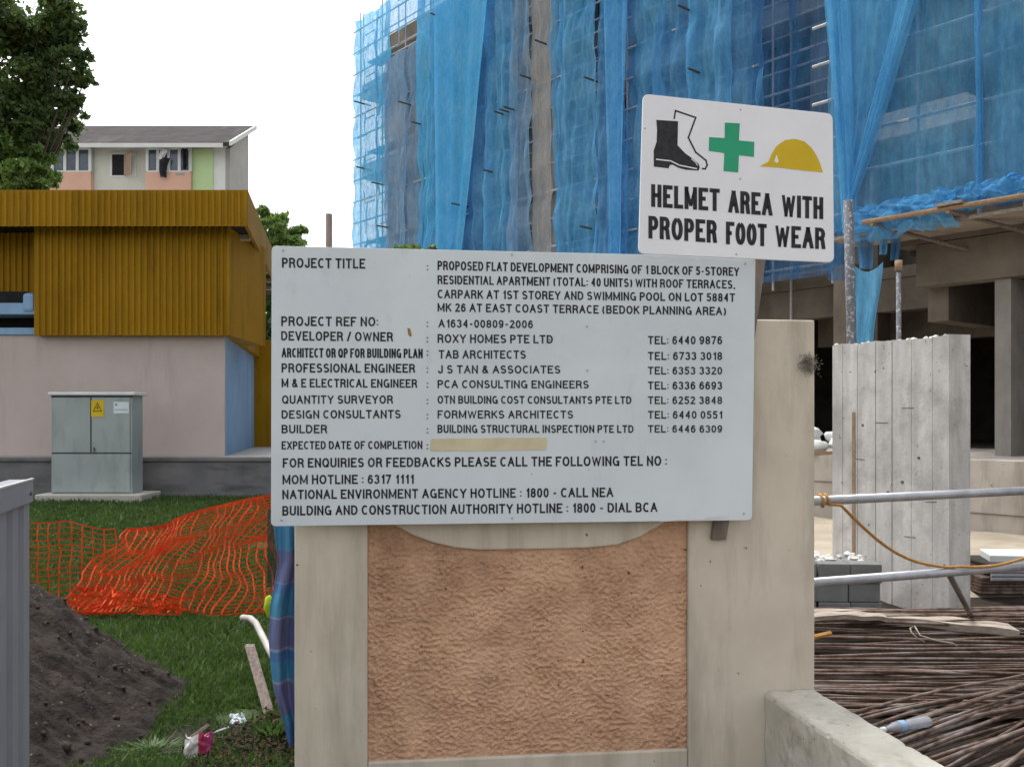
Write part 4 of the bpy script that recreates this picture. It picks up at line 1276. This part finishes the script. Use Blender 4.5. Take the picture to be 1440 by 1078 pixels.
def net(u0, u1, z0, z1, n0, mat, lab, seed, amp=.10, pleats=3.0, taper=0, group='blue debris nets around the unfinished block', nu=56, nv=90, hole=None):
    def f(a, b):
        uu = u0 + (u1 - u0) * a
        zz = z0 + (z1 - z0) * b
        uu += taper * (b - .5) * (a - .5)
        w1 = math.sin(uu * pleats * 2.1 + seed + 1.1 * mnoise.noise(Vector((uu * .6, zz * .22, seed))) * 2)
        w2 = math.sin(uu * pleats * 5.3 + seed * 2 + 2.0 * mnoise.noise(Vector((uu, zz * .3, seed + 3))))
        nn = n0 + amp * (.55 * w1 + .25 * w2) + amp * .9 * mnoise.noise(Vector((uu * .8, zz * .5, seed)))
        nn += amp * .8 * mnoise.noise(Vector((uu * 4.5 + zz * .6, zz * 1.1, seed + 9))) + amp * .5 * mnoise.noise(Vector((uu * 9, zz * 2.2 + uu, seed + 5)))
        sag = -.03 + .06 * abs(math.sin((zz - 4.7) / .72 * math.pi * .5))
        edge = .03 * mnoise.noise(Vector((seed, zz * 1.4, 0)))
        return Q(uu + edge * (1 if a < .02 or a > .98 else .3), nn - sag, zz + .04 * mnoise.noise(Vector((uu * 2, seed, 0))))
    m = MB().grid(f, nu, nv)
    if hole:
        m.f = [q for q in m.f if not hole(sum((m.v[i] for i in q), Vector()) / 4)]
    o = m.build('debris_net', mat, smooth=True, origin=tuple(Q((u0 + u1) / 2, n0, z0)))
    tag(o, lab, 'debris net', group)
    return o
SHARED = 'long hanging strip of blue debris net on the main face behind the signs'
strips = [  # px0, px1, material, label
    (500, 531, 'net_c', 'cyan net strip coloured bright for the sky behind it at the far left corner of the scaffold'),
    (528, 546, 'net_c', SHARED), (541, 572, 'net_d', 'greyish net strip under the torn gap near the scaffold top'),
    (566, 594, 'net_d', SHARED), (588, 612, 'net_c', 'narrow vivid cyan net strip right of the torn gap'),
    (607, 642, 'net_a', SHARED), (636, 690, 'net_b', SHARED), (684, 724, 'net_a', SHARED),
    (719, 746, 'net_d', 'dusty mauve blue net strip left of the bare concrete gap'),
    (777, 788, 'net_a', SHARED), (784, 842, 'net_a', SHARED), (838, 884, 'net_b', SHARED), (878, 930, 'net_a', SHARED),
    (922, 975, 'net_b', SHARED), (968, 1030, 'net_a', SHARED), (1022, 1075, 'net_b', SHARED),
    (1060, 1120, 'net_e', 'see through net coloured dark for the shade of the inner corner left of the front bay'),
    (1112, 1190, 'net_e', 'see through net coloured dark for the shade right behind the edge of the front bay'),
]
for i, (a, b, mt_, lab) in enumerate(strips):
    n0 = 3.0 - .05 * (i % 3)
    u1, u0 = u_at(a, n0), u_at(b, n0)
    top = 15.05 if b < 550 else 16.4
    top = 13.15 if i == 2 else top
    top = 13.3 if i == 3 else top
    dull = mt_ == 'net_e'
    net(u0, u1, 4.45 if u0 > 3 else 4.2, top, n0, MAT[mt_], lab, i * 1.7 + 1, (.11 if not dull else .05), 3.2, .2 * math.sin(i * 2.3))
# second layers, loose flaps
net(u_at(597, 2.8), u_at(541, 2.8), 13.85, 15.6, 2.88, MAT['net_a'], 'loose upper net piece above the torn gap near the scaffold top', 40, .08, 3)
net(u_at(774, 2.99), u_at(748, 2.99), 4.45, 16.2, 2.99, MAT['net_g'], 'thin pale dusty net over the bare concrete shaft', 43, .04, 4, .1)

# front bay nets
ZB = 4.62
BAY = 'nets on the front bay at the upper right'
UB1 = u_at(1163, 0)
net(u_at(1378, .05), UB1, ZB, 13, .05, MAT['net_h'], 'wide blue net stretched over ledgers on the front bay', 51, .06, 2.0, group=BAY, nu=70, nv=70)
net(-2.2, u_at(1374, 0), ZB, 13, .0, MAT['net_h'], 'blue net on the right edge of the front bay past the gathered seam', 52, .07, 2.0, group=BAY)
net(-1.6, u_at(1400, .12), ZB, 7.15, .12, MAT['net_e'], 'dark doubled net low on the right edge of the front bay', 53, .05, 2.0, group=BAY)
BAYG = 'nets on the front bay at the upper right'
def edge_net(l0, l1, r0, r1, n0, z0, z1, mat, lab, seed, amp, pl, name='debris_net', group=BAYG):
    """drape whose two sides run between given viewing columns, hung on the plane n0"""
    def f(a, b):
        pxl, pxr = l0 + (l1 - l0) * b, r0 + (r1 - r0) * b
        uu = u_at(pxl + (pxr - pxl) * a, n0)
        zz = z0 + (z1 - z0) * b
        nn = n0 + amp * math.sin(a * pl + seed + 2 * mnoise.noise(Vector((a * 2, b * 2, seed)))) + amp * .5 * math.sin(a * pl * 2.7 + b * 5)
        return Q(uu, nn, zz)
    o = MB().grid(f, 50, 60).build(name, mat, smooth=True, origin=tuple(Q(u_at(l0, n0), n0, z0)))
    return tag(o, lab, 'debris net', group)
MAINW = 'blue debris nets around the unfinished block'
edge_net(610, 612, 640, 704, 2.74, 4.45, 16.4, MAT['net_c'], 'cyan net widening upward in a slanting edge left of centre on the main face', 41, .06, 7, group=MAINW)
edge_net(858, 846, 872, 892, 2.72, 4.45, 16.4, MAT['net_a'], 'creased net flap widening upward just left of the helmet sign', 42, .06, 6, group=MAINW)
ztop_ = EYE + 640 / F * 14.6
edge_net(1186, 1158, 1192, 1318, -.12, 4.7, ztop_, MAT['net_f'], 'pale blue pointed drape hanging down the left side of the front bay', 3, .05, 16)
edge_net(1186, 1162, 1204, 1190, -.20, 4.6, ztop_, MAT['net_f'], 'narrow pale net fold along the left edge of the front bay', 5, .04, 9)
edge_net(1190, 1282, 1197, 1312, -.22, 5.0, ztop_, MAT['net_f'], 'slanting pale folded hem of the pointed drape on the front bay', 6, .03, 7)
edge_net(1370, 1371, 1382, 1379, -.10, ZB + .1, ztop_, MAT['net_f'], 'gathered vertical seam of pale net on the front bay', 7, .05, 8)
# rucked hem along the bottom
def hem(u0, u1, drop, seed, lab, mat):
    def f(a, b):
        uu = u0 + (u1 - u0) * a
        q = Vector((uu * 4.2, b * 3.5, seed))
        return Q(uu + .12 * mnoise.noise(q * 1.5), -.10 + .16 * mnoise.noise(q) + .07 * mnoise.noise(q * 2.4) - .12 * math.sin(b * 3.1), ZB + .30 - (drop + .14 * mnoise.noise(Vector((uu * 1.2, seed, 0)))) * b + .09 * mnoise.noise(q + Vector((3, 3, 3))) + .045 * mnoise.noise(q * 2.6))
    o = MB().grid(f, 130, 34).build('net_hem', mat, smooth=True, origin=tuple(Q(u0, 0, ZB)))
    return tag(o, lab, 'debris net', BAY)
hem(u_at(1345, -.1), u_at(1195, -.1), .56, 3, 'crumpled pale hem of net sagging below the front bay', MAT['net_a'])
hem(u_at(1380, -.1), u_at(1255, -.1), .34, 9, 'second crumpled roll of net on the front bay edge pole', MAT['net_f'])
hem(-2.0, u_at(1376, -.1), .22, 12, 'rolled net along the right part of the front bay edge', MAT['net_a'])
# front bay scaffold
sc2 = thing('scaffold', 'scaffold tubes of the front bay with timber edge pole at the upper right', 'scaffold', tuple(Q(1, .3, 4.5)))
z = 4.9
while z < 12:
    MB().tube([Q(-2.5, .14, z), Q(UB1 + (.35 if int(z * 10) % 3 else .1), .14, z)], tr_, 6).build('ledger', MAT['tube'], sc2)
    z += .62
for px in (1170, 1225, 1290, 1376, 1440, 1500):
    MB().tube([Q(u_at(px, .16), .19, 4.5), Q(u_at(px, .16), .19, 12)], tr_, 6).build('standard', MAT['tube'], sc2)
MB().tube([Q(-2.6, -.28, ZB - .02), Q(u_at(1214, -.28), -.28, ZB - .0)], .04, 8).build('edge_pole', MAT['bamboo'], sc2)
MB().tube([Q(-2.6, .3, ZB - .06), Q(UB1, .3, ZB - .06)], .035, 8).build('edge_pole', MAT['bamboo'], sc2)
for px in (1228, 1335, 1450):
    uu = u_at(px, -.25)
    MB().tube([Q(uu, -.3, ZB - .05), Q(uu, .85, ZB - .12)], .035, 8).build('transom', MAT['bamboo'], sc2)
    MB().tube([Q(uu - .03, -.28, ZB - .06), Q(uu - .9, .82, ZB - .42)], .03, 8).build('bracket', MAT['timber'], sc2)
ub(MB(), -2.5, UB1 - .1, -.1, .8, ZB - .16, ZB - .11).build('deck', MAT['plank'], sc2)
ub(MB(), u_at(1355, -.3), u_at(1318, -.3), -.36, -.22, ZB + .03, ZB + .07).build('toe_board', MAT['plank'], sc2)
# ragged nets hanging under the corner
def rag(px0, px1, py0, py1, Y, mat, lab, seed, curve_=0):
    o = MB().grid(lambda a, b: P(px0 + (px1 - px0) * (a * (1 - .25 * b) + .05 * math.sin(b * 5 + seed)), py0 + (py1 - py0) * b + curve_ * math.sin(a * 3.14) * (1 - b), Y + .08 * math.sin(a * 8 + seed)), 16, 20).build('torn_net', mat, smooth=True, origin=tuple(P(px0, py1, Y)))
    return tag(o, lab, 'debris net', 'torn nets under the front bay corner')
rag(1194, 1240, 368, 500, 13.6, MAT['net_f'], 'pale blue torn net hanging behind the grey steel post', 1, 14)
rag(1164, 1198, 300, 395, 15.6, MAT['net_e'], 'dark blue torn net left of the grey steel post', 2)
rag(1207, 1232, 318, 378, 15.0, MAT['net_b'], 'small deep blue torn net right of the grey steel post', 3)
rag(1236, 1250, 318, 358, 14.6, MAT['net_f'], 'short pale torn net tail under the bay corner', 4)
rag(1252, 1268, 320, 366, 14.9, MAT['net_b'], 'rightmost deep blue torn net tail under the bay corner', 5)

# ------------------------------------------------------------------ board marked concrete slab with posts
sa, sb = Vector((3.68, 8.1, 0)), Vector((3.06, 9.2, 0))
sdv = (sb - sa).normalized()
snv = Vector((sdv.y, -sdv.x, 0))
if snv.y < 0: snv = -snv
slab = thing('concrete_wall_stub', 'free standing board marked concrete wall stub with broken top edge', 'wall', tuple((sa + sb) / 2))
def slab_mesh():
    mb = MB()
    Lw = (sb - sa).length
    nseg = 11
    rs2 = random.Random(8)
    joints = [0, .13, .30, .46, .60, .76, .90, 1.0]
    vs, fs = [], []
    # front face made of shuttering boards with slight steps
    for i in range(len(joints) - 1):
        s0, s1 = joints[i] * Lw, joints[i + 1] * Lw
        st_ = rs2.uniform(-.004, .004)
        zt0, zt1 = 2.36 + rs2.uniform(-.012, .01), 2.36 + rs2.uniform(-.012, .01)
        a0, a1 = sa + sdv * (s0 + .003) + snv * st_, sa + sdv * (s1 - .003) + snv * st_
        b0_, b1_ = sa + sdv * (s0 + .003) + snv * .28, sa + sdv * (s1 - .003) + snv * .28
        k = len(vs)
        vs += [Vector((p.x, p.y, -.1)) for p in (a0, a1, b1_, b0_)]
        vs += [Vector((a0.x, a0.y, zt0)), Vector((a1.x, a1.y, zt1)), Vector((b1_.x, b1_.y, zt1 + .01)), Vector((b0_.x, b0_.y, zt0 + .008))]
        fs += [(k, k + 4, k + 5, k + 1), (k + 1, k + 5, k + 6, k + 2), (k + 2, k + 6, k + 7, k + 3), (k + 3, k + 7, k + 4, k), (k + 4, k + 7, k + 6, k + 5)]
    mb.add(vs, fs)
    return mb
slab_mesh().build('board_marked_face', MAT['boardmark'], slab)
MB().hexa([sa + snv * .02 + sdv * .01, sb + snv * .02 - sdv * .01, sb + snv * .27 - sdv * .01, sa + snv * .27 + sdv * .01], -.1, 2.335).build('core', MAT['boardmark'], slab)
rs3 = random.Random(31)
mb = MB()
for k in range(46):
    q = sa + sdv * rs3.uniform(.02, 1.24) + snv * rs3.uniform(.01, .27)
    mb.blob((q.x, q.y, 2.358), rs3.uniform(.012, .032), k, 4, .5, (1, 1, .6))
tag(mb.build('broken_crest', MAT['boardmark'], slab), kind='stuff')
mb = MB()
for (s_, z_, w_, ang) in ((.35, 1.75, .12, 0), (.62, 1.62, .13, 0), (.12, .95, .11, -.1), (.33, .62, .12, 0), (.88, 1.28, .1, .05)):
    q = sa + sdv * s_ + Vector((0, 0, z_)) - snv * .0045
    mb.prism([q, q + sdv * w_ + Vector((0, 0, ang * w_)), q + sdv * w_ + Vector((0, 0, ang * w_ + .006)), q + Vector((0, 0, .006))], -snv * .002)
mb.build('board_joint', MAT['seal'], slab)
mb = MB()
q = sa + sdv * .985 - snv * .0035
mb.hexa([q, q + sdv * .035, q + sdv * .035 - snv * .004, q - snv * .004], .3, 1.72)
mb.build('timber_fillet', MAT['bamboo'], slab)
mb = MB()
for s_, z_ in ((.05, 1.02), (.045, .42), (.62, 1.0), (.3, 1.32), (.9, 1.6), (.47, 1.1)):
    q = sa + sdv * s_ + Vector((0, 0, z_))
    mb.tube([q + snv * .01, q - snv * .006], .012, 8)
mb.build('tie_hole', MAT['seal'], slab)
# posts behind it
mp, n2, b2_ = newmat('splashed_steel')
n2.links.new(ramp(n2, noise(n2, coords(n2), 30, 4), [(.52, (.11, .12, .14)), (.66, (.42, .40, .37))]), b2_.inputs['Base Color'])
b2_.inputs['Roughness'].default_value = .7
p_ = P(1200, 480, 9.35)
o = MB().tube([(p_.x, p_.y, .15), (p_.x - .02, p_.y, 2.6), (p_.x - .05, p_.y, fz(282, 9.35))], .047, 10).build('steel_post', mp, smooth=True, origin=(p_.x, p_.y, .15))
tag(o, 'tall grey steel post splashed with cement behind the concrete wall stub', 'post')
p_ = P(1265, 470, 9.6)
pv = thing('steel_prop', 'thin black steel prop with tan cap behind the concrete wall stub', 'prop', (p_.x, p_.y, .15))
MB().tube([(p_.x, p_.y, .15), (p_.x - .01, p_.y, fz(380, 9.6))], .024, 8).build('tube', mp, pv, smooth=True)
MB().tube([(p_.x - .01, p_.y, fz(381, 9.6) + .002), (p_.x - .01, p_.y, fz(366, 9.6))], .036, 10).build('cap', MAT['bamboo'], pv, smooth=True)

# ------------------------------------------------------------------ site clutter on the right
# concrete block stacks between wall and slab
def stack(px, py, Y, w_, h_, d_, mat, name, lab, cat, rot=0.0, rows_=3):
    c = P(px, py, Y)
    gz = site_z(c.x, c.y) - .02
    t = Vector((math.cos(rot), math.sin(rot), 0)); nn = Vector((-t.y, t.x, 0))
    root = thing(name, lab, cat, (c.x, c.y, gz))
    hh = (c.z - gz) / rows_
    rs_ = random.Random(int(px))
    for k in range(rows_):
        for j in range(3):
            o_ = c + t * (-w_ / 2 + w_ * j / 3 + rs_.uniform(-.01, .01)) + nn * rs_.uniform(-.02, .02)
            MB().hexa([o_ + t * .004, o_ + t * (w_ / 3 - .004), o_ + t * (w_ / 3 - .004) + nn * d_, o_ + t * .004 + nn * d_], gz + hh * k + .003, gz + hh * (k + 1)).build('block', mat, root, bevel=.008)
    return root
stack(1172, 792, 7.9, .78, .5, .5, MAT['blocks'], 'block_stack', 'stack of dark grey concrete blocks between the cream pillar and wall stub', 'blocks', -.1, 3)
mb = MB()
c = P(1170, 783, 8.1)
for k in range(34):
    mb.blob((c.x + rs3.uniform(-.3, .32), c.y + rs3.uniform(-.05, .3), c.z - .045 + rs3.uniform(0, .04)), rs3.uniform(.02, .05), k, 5, .5, (1, 1, .6))
o = mb.build('cement_rubble', MAT['boardmark'], origin=tuple(c))
tag(o, 'pale cement rubble heaped on top of the dark grey block stack', 'rubble')
# pale sheet pile right
c = P(1418, 778, 9.0)
o = MB().hexa([c + Vector((-.22, -.1, 0)), c + Vector((.7, -.25, 0)), c + Vector((.8, .25, 0)), c + Vector((-.1, .35, 0))], c.z - .07, c.z).build('white_slab', MAT['house_white'], bevel=.008, origin=(c.x, c.y, c.z - .07))
tag(o, 'white cement board lying behind the lower railing pipe at the right edge', 'board')
root = thing('formwork_stack', 'dark stack of steel formwork under the white cement board', 'formwork', (c.x, c.y, .1))
for k in range(5):
    MB().hexa([c + Vector((-.4, -.3, 0)), c + Vector((1.2, -.3, 0)), c + Vector((1.2, .4, 0)), c + Vector((-.4, .4, 0))], .08 + .1 * k * .3 + (c.z - .42) * 0, .10 + .03 * k + .004).build('sheet', MAT['rust'], root)
for k in range(4):
    zz = .17 + (c.z - .09 - .17) * k / 4
    MB().hexa([c + Vector((-.32 + .03 * (k % 2), -.32, 0)), c + Vector((1.25, -.32, 0)), c + Vector((1.25, .38, 0)), c + Vector((-.32, .38, 0))], zz + .06, zz + (c.z - .09 - .17) / 4 - .006).build('panel', MAT['soffit'], root, bevel=.01)
    MB().tube([c + Vector((-.34, -.36, zz + .05 - c.z)), c + Vector((1.3, -.36, zz + .05 - c.z))], .018, 6).build('edge_bar', MAT['galv'], root)
# rubble bags on the podium edge
c = Q(u_at(1160, -.5), -.5, PZ)
mb = MB()
for k in range(5):
    mb.blob((c.x + rs3.uniform(-.25, .25), c.y + rs3.uniform(-.2, .2), PZ + .12 + .05 * k), rs3.uniform(.12, .18), k + 3, 8, .35, (1.2, 1, .7))
o = mb.build('rubble_sacks', MAT['house_white'], smooth=True, origin=tuple(c))
tag(o, 'white rubble sacks heaped on the podium edge beside the cream pillar', 'sacks')
mb = MB().hexa([c + Vector((-.5, -.32, 0)), c + Vector((.5, -.32, 0)), c + Vector((.5, -.24, 0)), c + Vector((-.5, -.24, 0))], PZ + .004, PZ + .06)
o = mb.build('timber_plank', MAT['bamboo'], origin=tuple(c))
tag(o, 'tan timber plank in front of the rubble sacks on the podium edge', 'plank')

# railing pipes
r0, r1 = P(1147, 704, 5.0), P(1446, 689.5, 5.65)
dirr = (r1 - r0)
o = MB().tube([r0 - dirr * .06, r0 + dirr * 1.5], .0245, 12).build('railing_pipe', MAT['galv'], smooth=True, origin=tuple(r0))
tag(o, 'upper grey steel pipe strung across the site entrance with rope at its end', 'pipe', 'railing pipes at the site entrance')
q0, q1 = P(1147, 818.5, 5.0), P(1446, 795.5, 5.6)
dq = q1 - q0
o = MB().tube([q0 - dq * .06, q0 + dq * 1.5], .0245, 12).build('railing_pipe', MAT['galv'], smooth=True, origin=tuple(q0))
tag(o, 'lower grey steel pipe just above the rusty bars at the site entrance', 'pipe', 'railing pipes at the site entrance')
a, b = P(1334, 806, 5.45), PG(1366, 866, .25)
o = MB().tube([a, b], .018, 8).build('prop_tube', MAT['timber'], origin=tuple(b), smooth=True)
tag(o, 'slanting brown prop tube running down from the lower railing pipe', 'prop')
# the ochre rope: loop on the pipe end, then a sagging run
rp = []
for k in range(15):
    a = 2 * math.pi * k / 14 * 1.6
    rp.append(r0 + dirr * .012 + dirr.normalized() * .004 * k + Vector((0, math.cos(a) * .032, math.sin(a) * .032)))
A, B = P(1182, 710, 5.03), P(1333, 797, 5.36)
for k in range(11):
    t = k / 10
    rp.append(A.lerp(B, t) + Vector((0, -.01, -.085 * math.sin(t * math.pi))))
B2 = P(1445, 783, 5.57)
for k in range(1, 9):
    t = k / 8
    rp.append(B.lerp(B2, t) + Vector((0, -.034, -.03 * math.sin(t * math.pi) + .012)))
o = MB().tube(rp, .0085, 7).build('ochre_rope', MAT['rope'], smooth=True, origin=tuple(A))
tag(o, 'ochre rope sagging from the upper pipe down to the lower pipe', 'rope')

# rusty reinforcement bars
def bar_mesh(i):
    rs_ = random.Random(100 + i)
    Ln = rs_.uniform(5, 7.5)
    pts_ = []
    k1, k2 = rs_.uniform(-.12, .12), rs_.uniform(-.03, .05)
    for k in range(25):
        t = k / 24
        pts_.append(Vector(((t - .0) * Ln, k1 * math.sin(t * 3.1 + i) + .04 * mnoise.noise(Vector((t * 4, i, 0))), k2 * math.sin(t * 4.5 + i) + .02 * mnoise.noise(Vector((t * 5, i, 5))))))
    me_o = MB().tube(pts_, rs_.choice((.0065, .0085, .0105)), 6).build('reinforcement_bar', MAT['rust'], smooth=True)
    return me_o
LBL1 = 'rusty steel bar lying level in the long heap behind the cream pillar'
LBL2 = 'rusty steel bar fanned out across the near side of the heap beside the low wall'
GR = 'rusty reinforcement bars heaped on the mud'
protos = [bar_mesh(i) for i in range(12)]
rs4 = random.Random(77)
cnt = 0
def place_bar(loc, rz, ry, lab):
    global cnt
    src = protos[cnt % 12]
    o = src if cnt < 12 else src.copy()
    if cnt >= 12: COL.objects.link(o)
    o.location = loc
    o.rotation_euler = (rs4.uniform(-.5, .5), ry, rz)
    tag(o, lab, 'steel bar', GR)
    cnt += 1
for i in range(150):
    y = rs4.choice((5.35, 5.7, 5.95, 6.35, 6.65, 6.9, 7.15, 7.5, 7.8)) + rs4.gauss(0, .07)
    h = .05 + .22 * math.exp(-((y - 6.7) / .75) ** 2) * rs4.random() ** .6
    place_bar((rs4.uniform(-.1, 1.1), y, h), rs4.gauss(.0, .03) + .012, rs4.gauss(0, .008), LBL1)
for i in range(64):
    t = rs4.random()
    y_ = 3.3 + 1.4 * t
    x_ = e1[0] + .1625 * (e1[1] - y_) + .03 + .22 * rs4.random()
    z_ = .03 + .14 * rs4.random() ** 1.3
    ang = math.atan2(1.62, 1.66) + (.5 - t) * .16 - .12 + rs4.gauss(0, .05)
    place_bar((x_, y_, z_), ang, rs4.gauss(.004, .008), LBL2)
# long warped planks on the heap
def plank(px0, py0, Y0, px1, py1, Y1, w_, th, lab, mat):
    a, b = P(px0, py0, Y0), P(px1, py1, Y1)
    def f(u, v):
        q = a.lerp(b, u)
        return q + Vector((0, 1, .1)) * (v - .5) * w_ + Vector((0, 0, .03 * math.sin(u * 3.2) + .012 * mnoise.noise(Vector((u * 6, v, 3)))))
    o = MB().grid(f, 30, 3).build('warped_plank', mat, origin=tuple(a), solid=th)
    return tag(o, lab, 'plank')
plank(1100, 864, 6.9, 1425, 886, 6.55, .16, .05, 'long warped grey plank lying over the rusty bars', MAT['plank'])
plank(1100, 874, 6.5, 1245, 868, 6.6, .09, .03, 'short grey plank end beside the pillar on the rusty bars', MAT['plank'])
o = MB().tube([P(1144, 895, 6.2), P(1168, 890, 6.25)], .017, 6).build('yellow_offcut', MAT['rope'], origin=tuple(P(1144, 895, 6.2)))
tag(o, 'small yellow ochre offcut among the bars next to the pillar', 'offcut')
wr = [P(1300, 902, 6.1), P(1290, 897, 6.1), P(1282, 889, 6.12), P(1280, 883, 6.15), P(1286, 880, 6.15), P(1294, 893, 6.05), P(1316, 900, 6.0), P(1340, 904, 6.0), P(1346, 908, 6.0)]
o = MB().tube(wr, .005, 6).build('bent_wire', MAT['plank'], smooth=True, origin=tuple(wr[0]))
tag(o, 'pale hooked bent wire on top of the rusty bars', 'wire')
# plastic bottle
mbt, nb_, bb_ = newmat('clear_bluish_plastic')
bb_.inputs['Base Color'].default_value = (.62, .64, .70, 1)
bb_.inputs['Roughness'].default_value = .12
bb_.inputs['Transmission Weight'].default_value = .6
A = PG(1243, 1027, .30); B = PG(1310, 1011, .33)
A = P(1243, 1025, 4.55); B = P(1308, 1013, 4.68)
dv = B - A
bot = thing('plastic_bottle', 'clear bluish plastic bottle lying among the rusty bars', 'bottle', tuple(A.lerp(B, .5)))
prof_ = [(0, .010), (.06, .010), (.09, .013), (.2, .024), (.28, .027), (.4, .026), (.46, .021), (.52, .025), (.6, .027), (.66, .025), (.7, .027), (.8, .025), (.84, .027), (.92, .026), (.97, .023), (1, .015)]
MB().tube([A + dv * t for t, r in prof_], [r for t, r in prof_], 14).build('bottle_body', mbt, bot, smooth=True)
MB().tube([A - dv * .05, A + dv * .02], .0125, 12).build('cap', MAT['paper'], bot, smooth=True)
MB().tube([A + dv * .30, A + dv * .42], .0278, 14, caps=False).build('label', MAT['blue_paint'], bot, smooth=True)
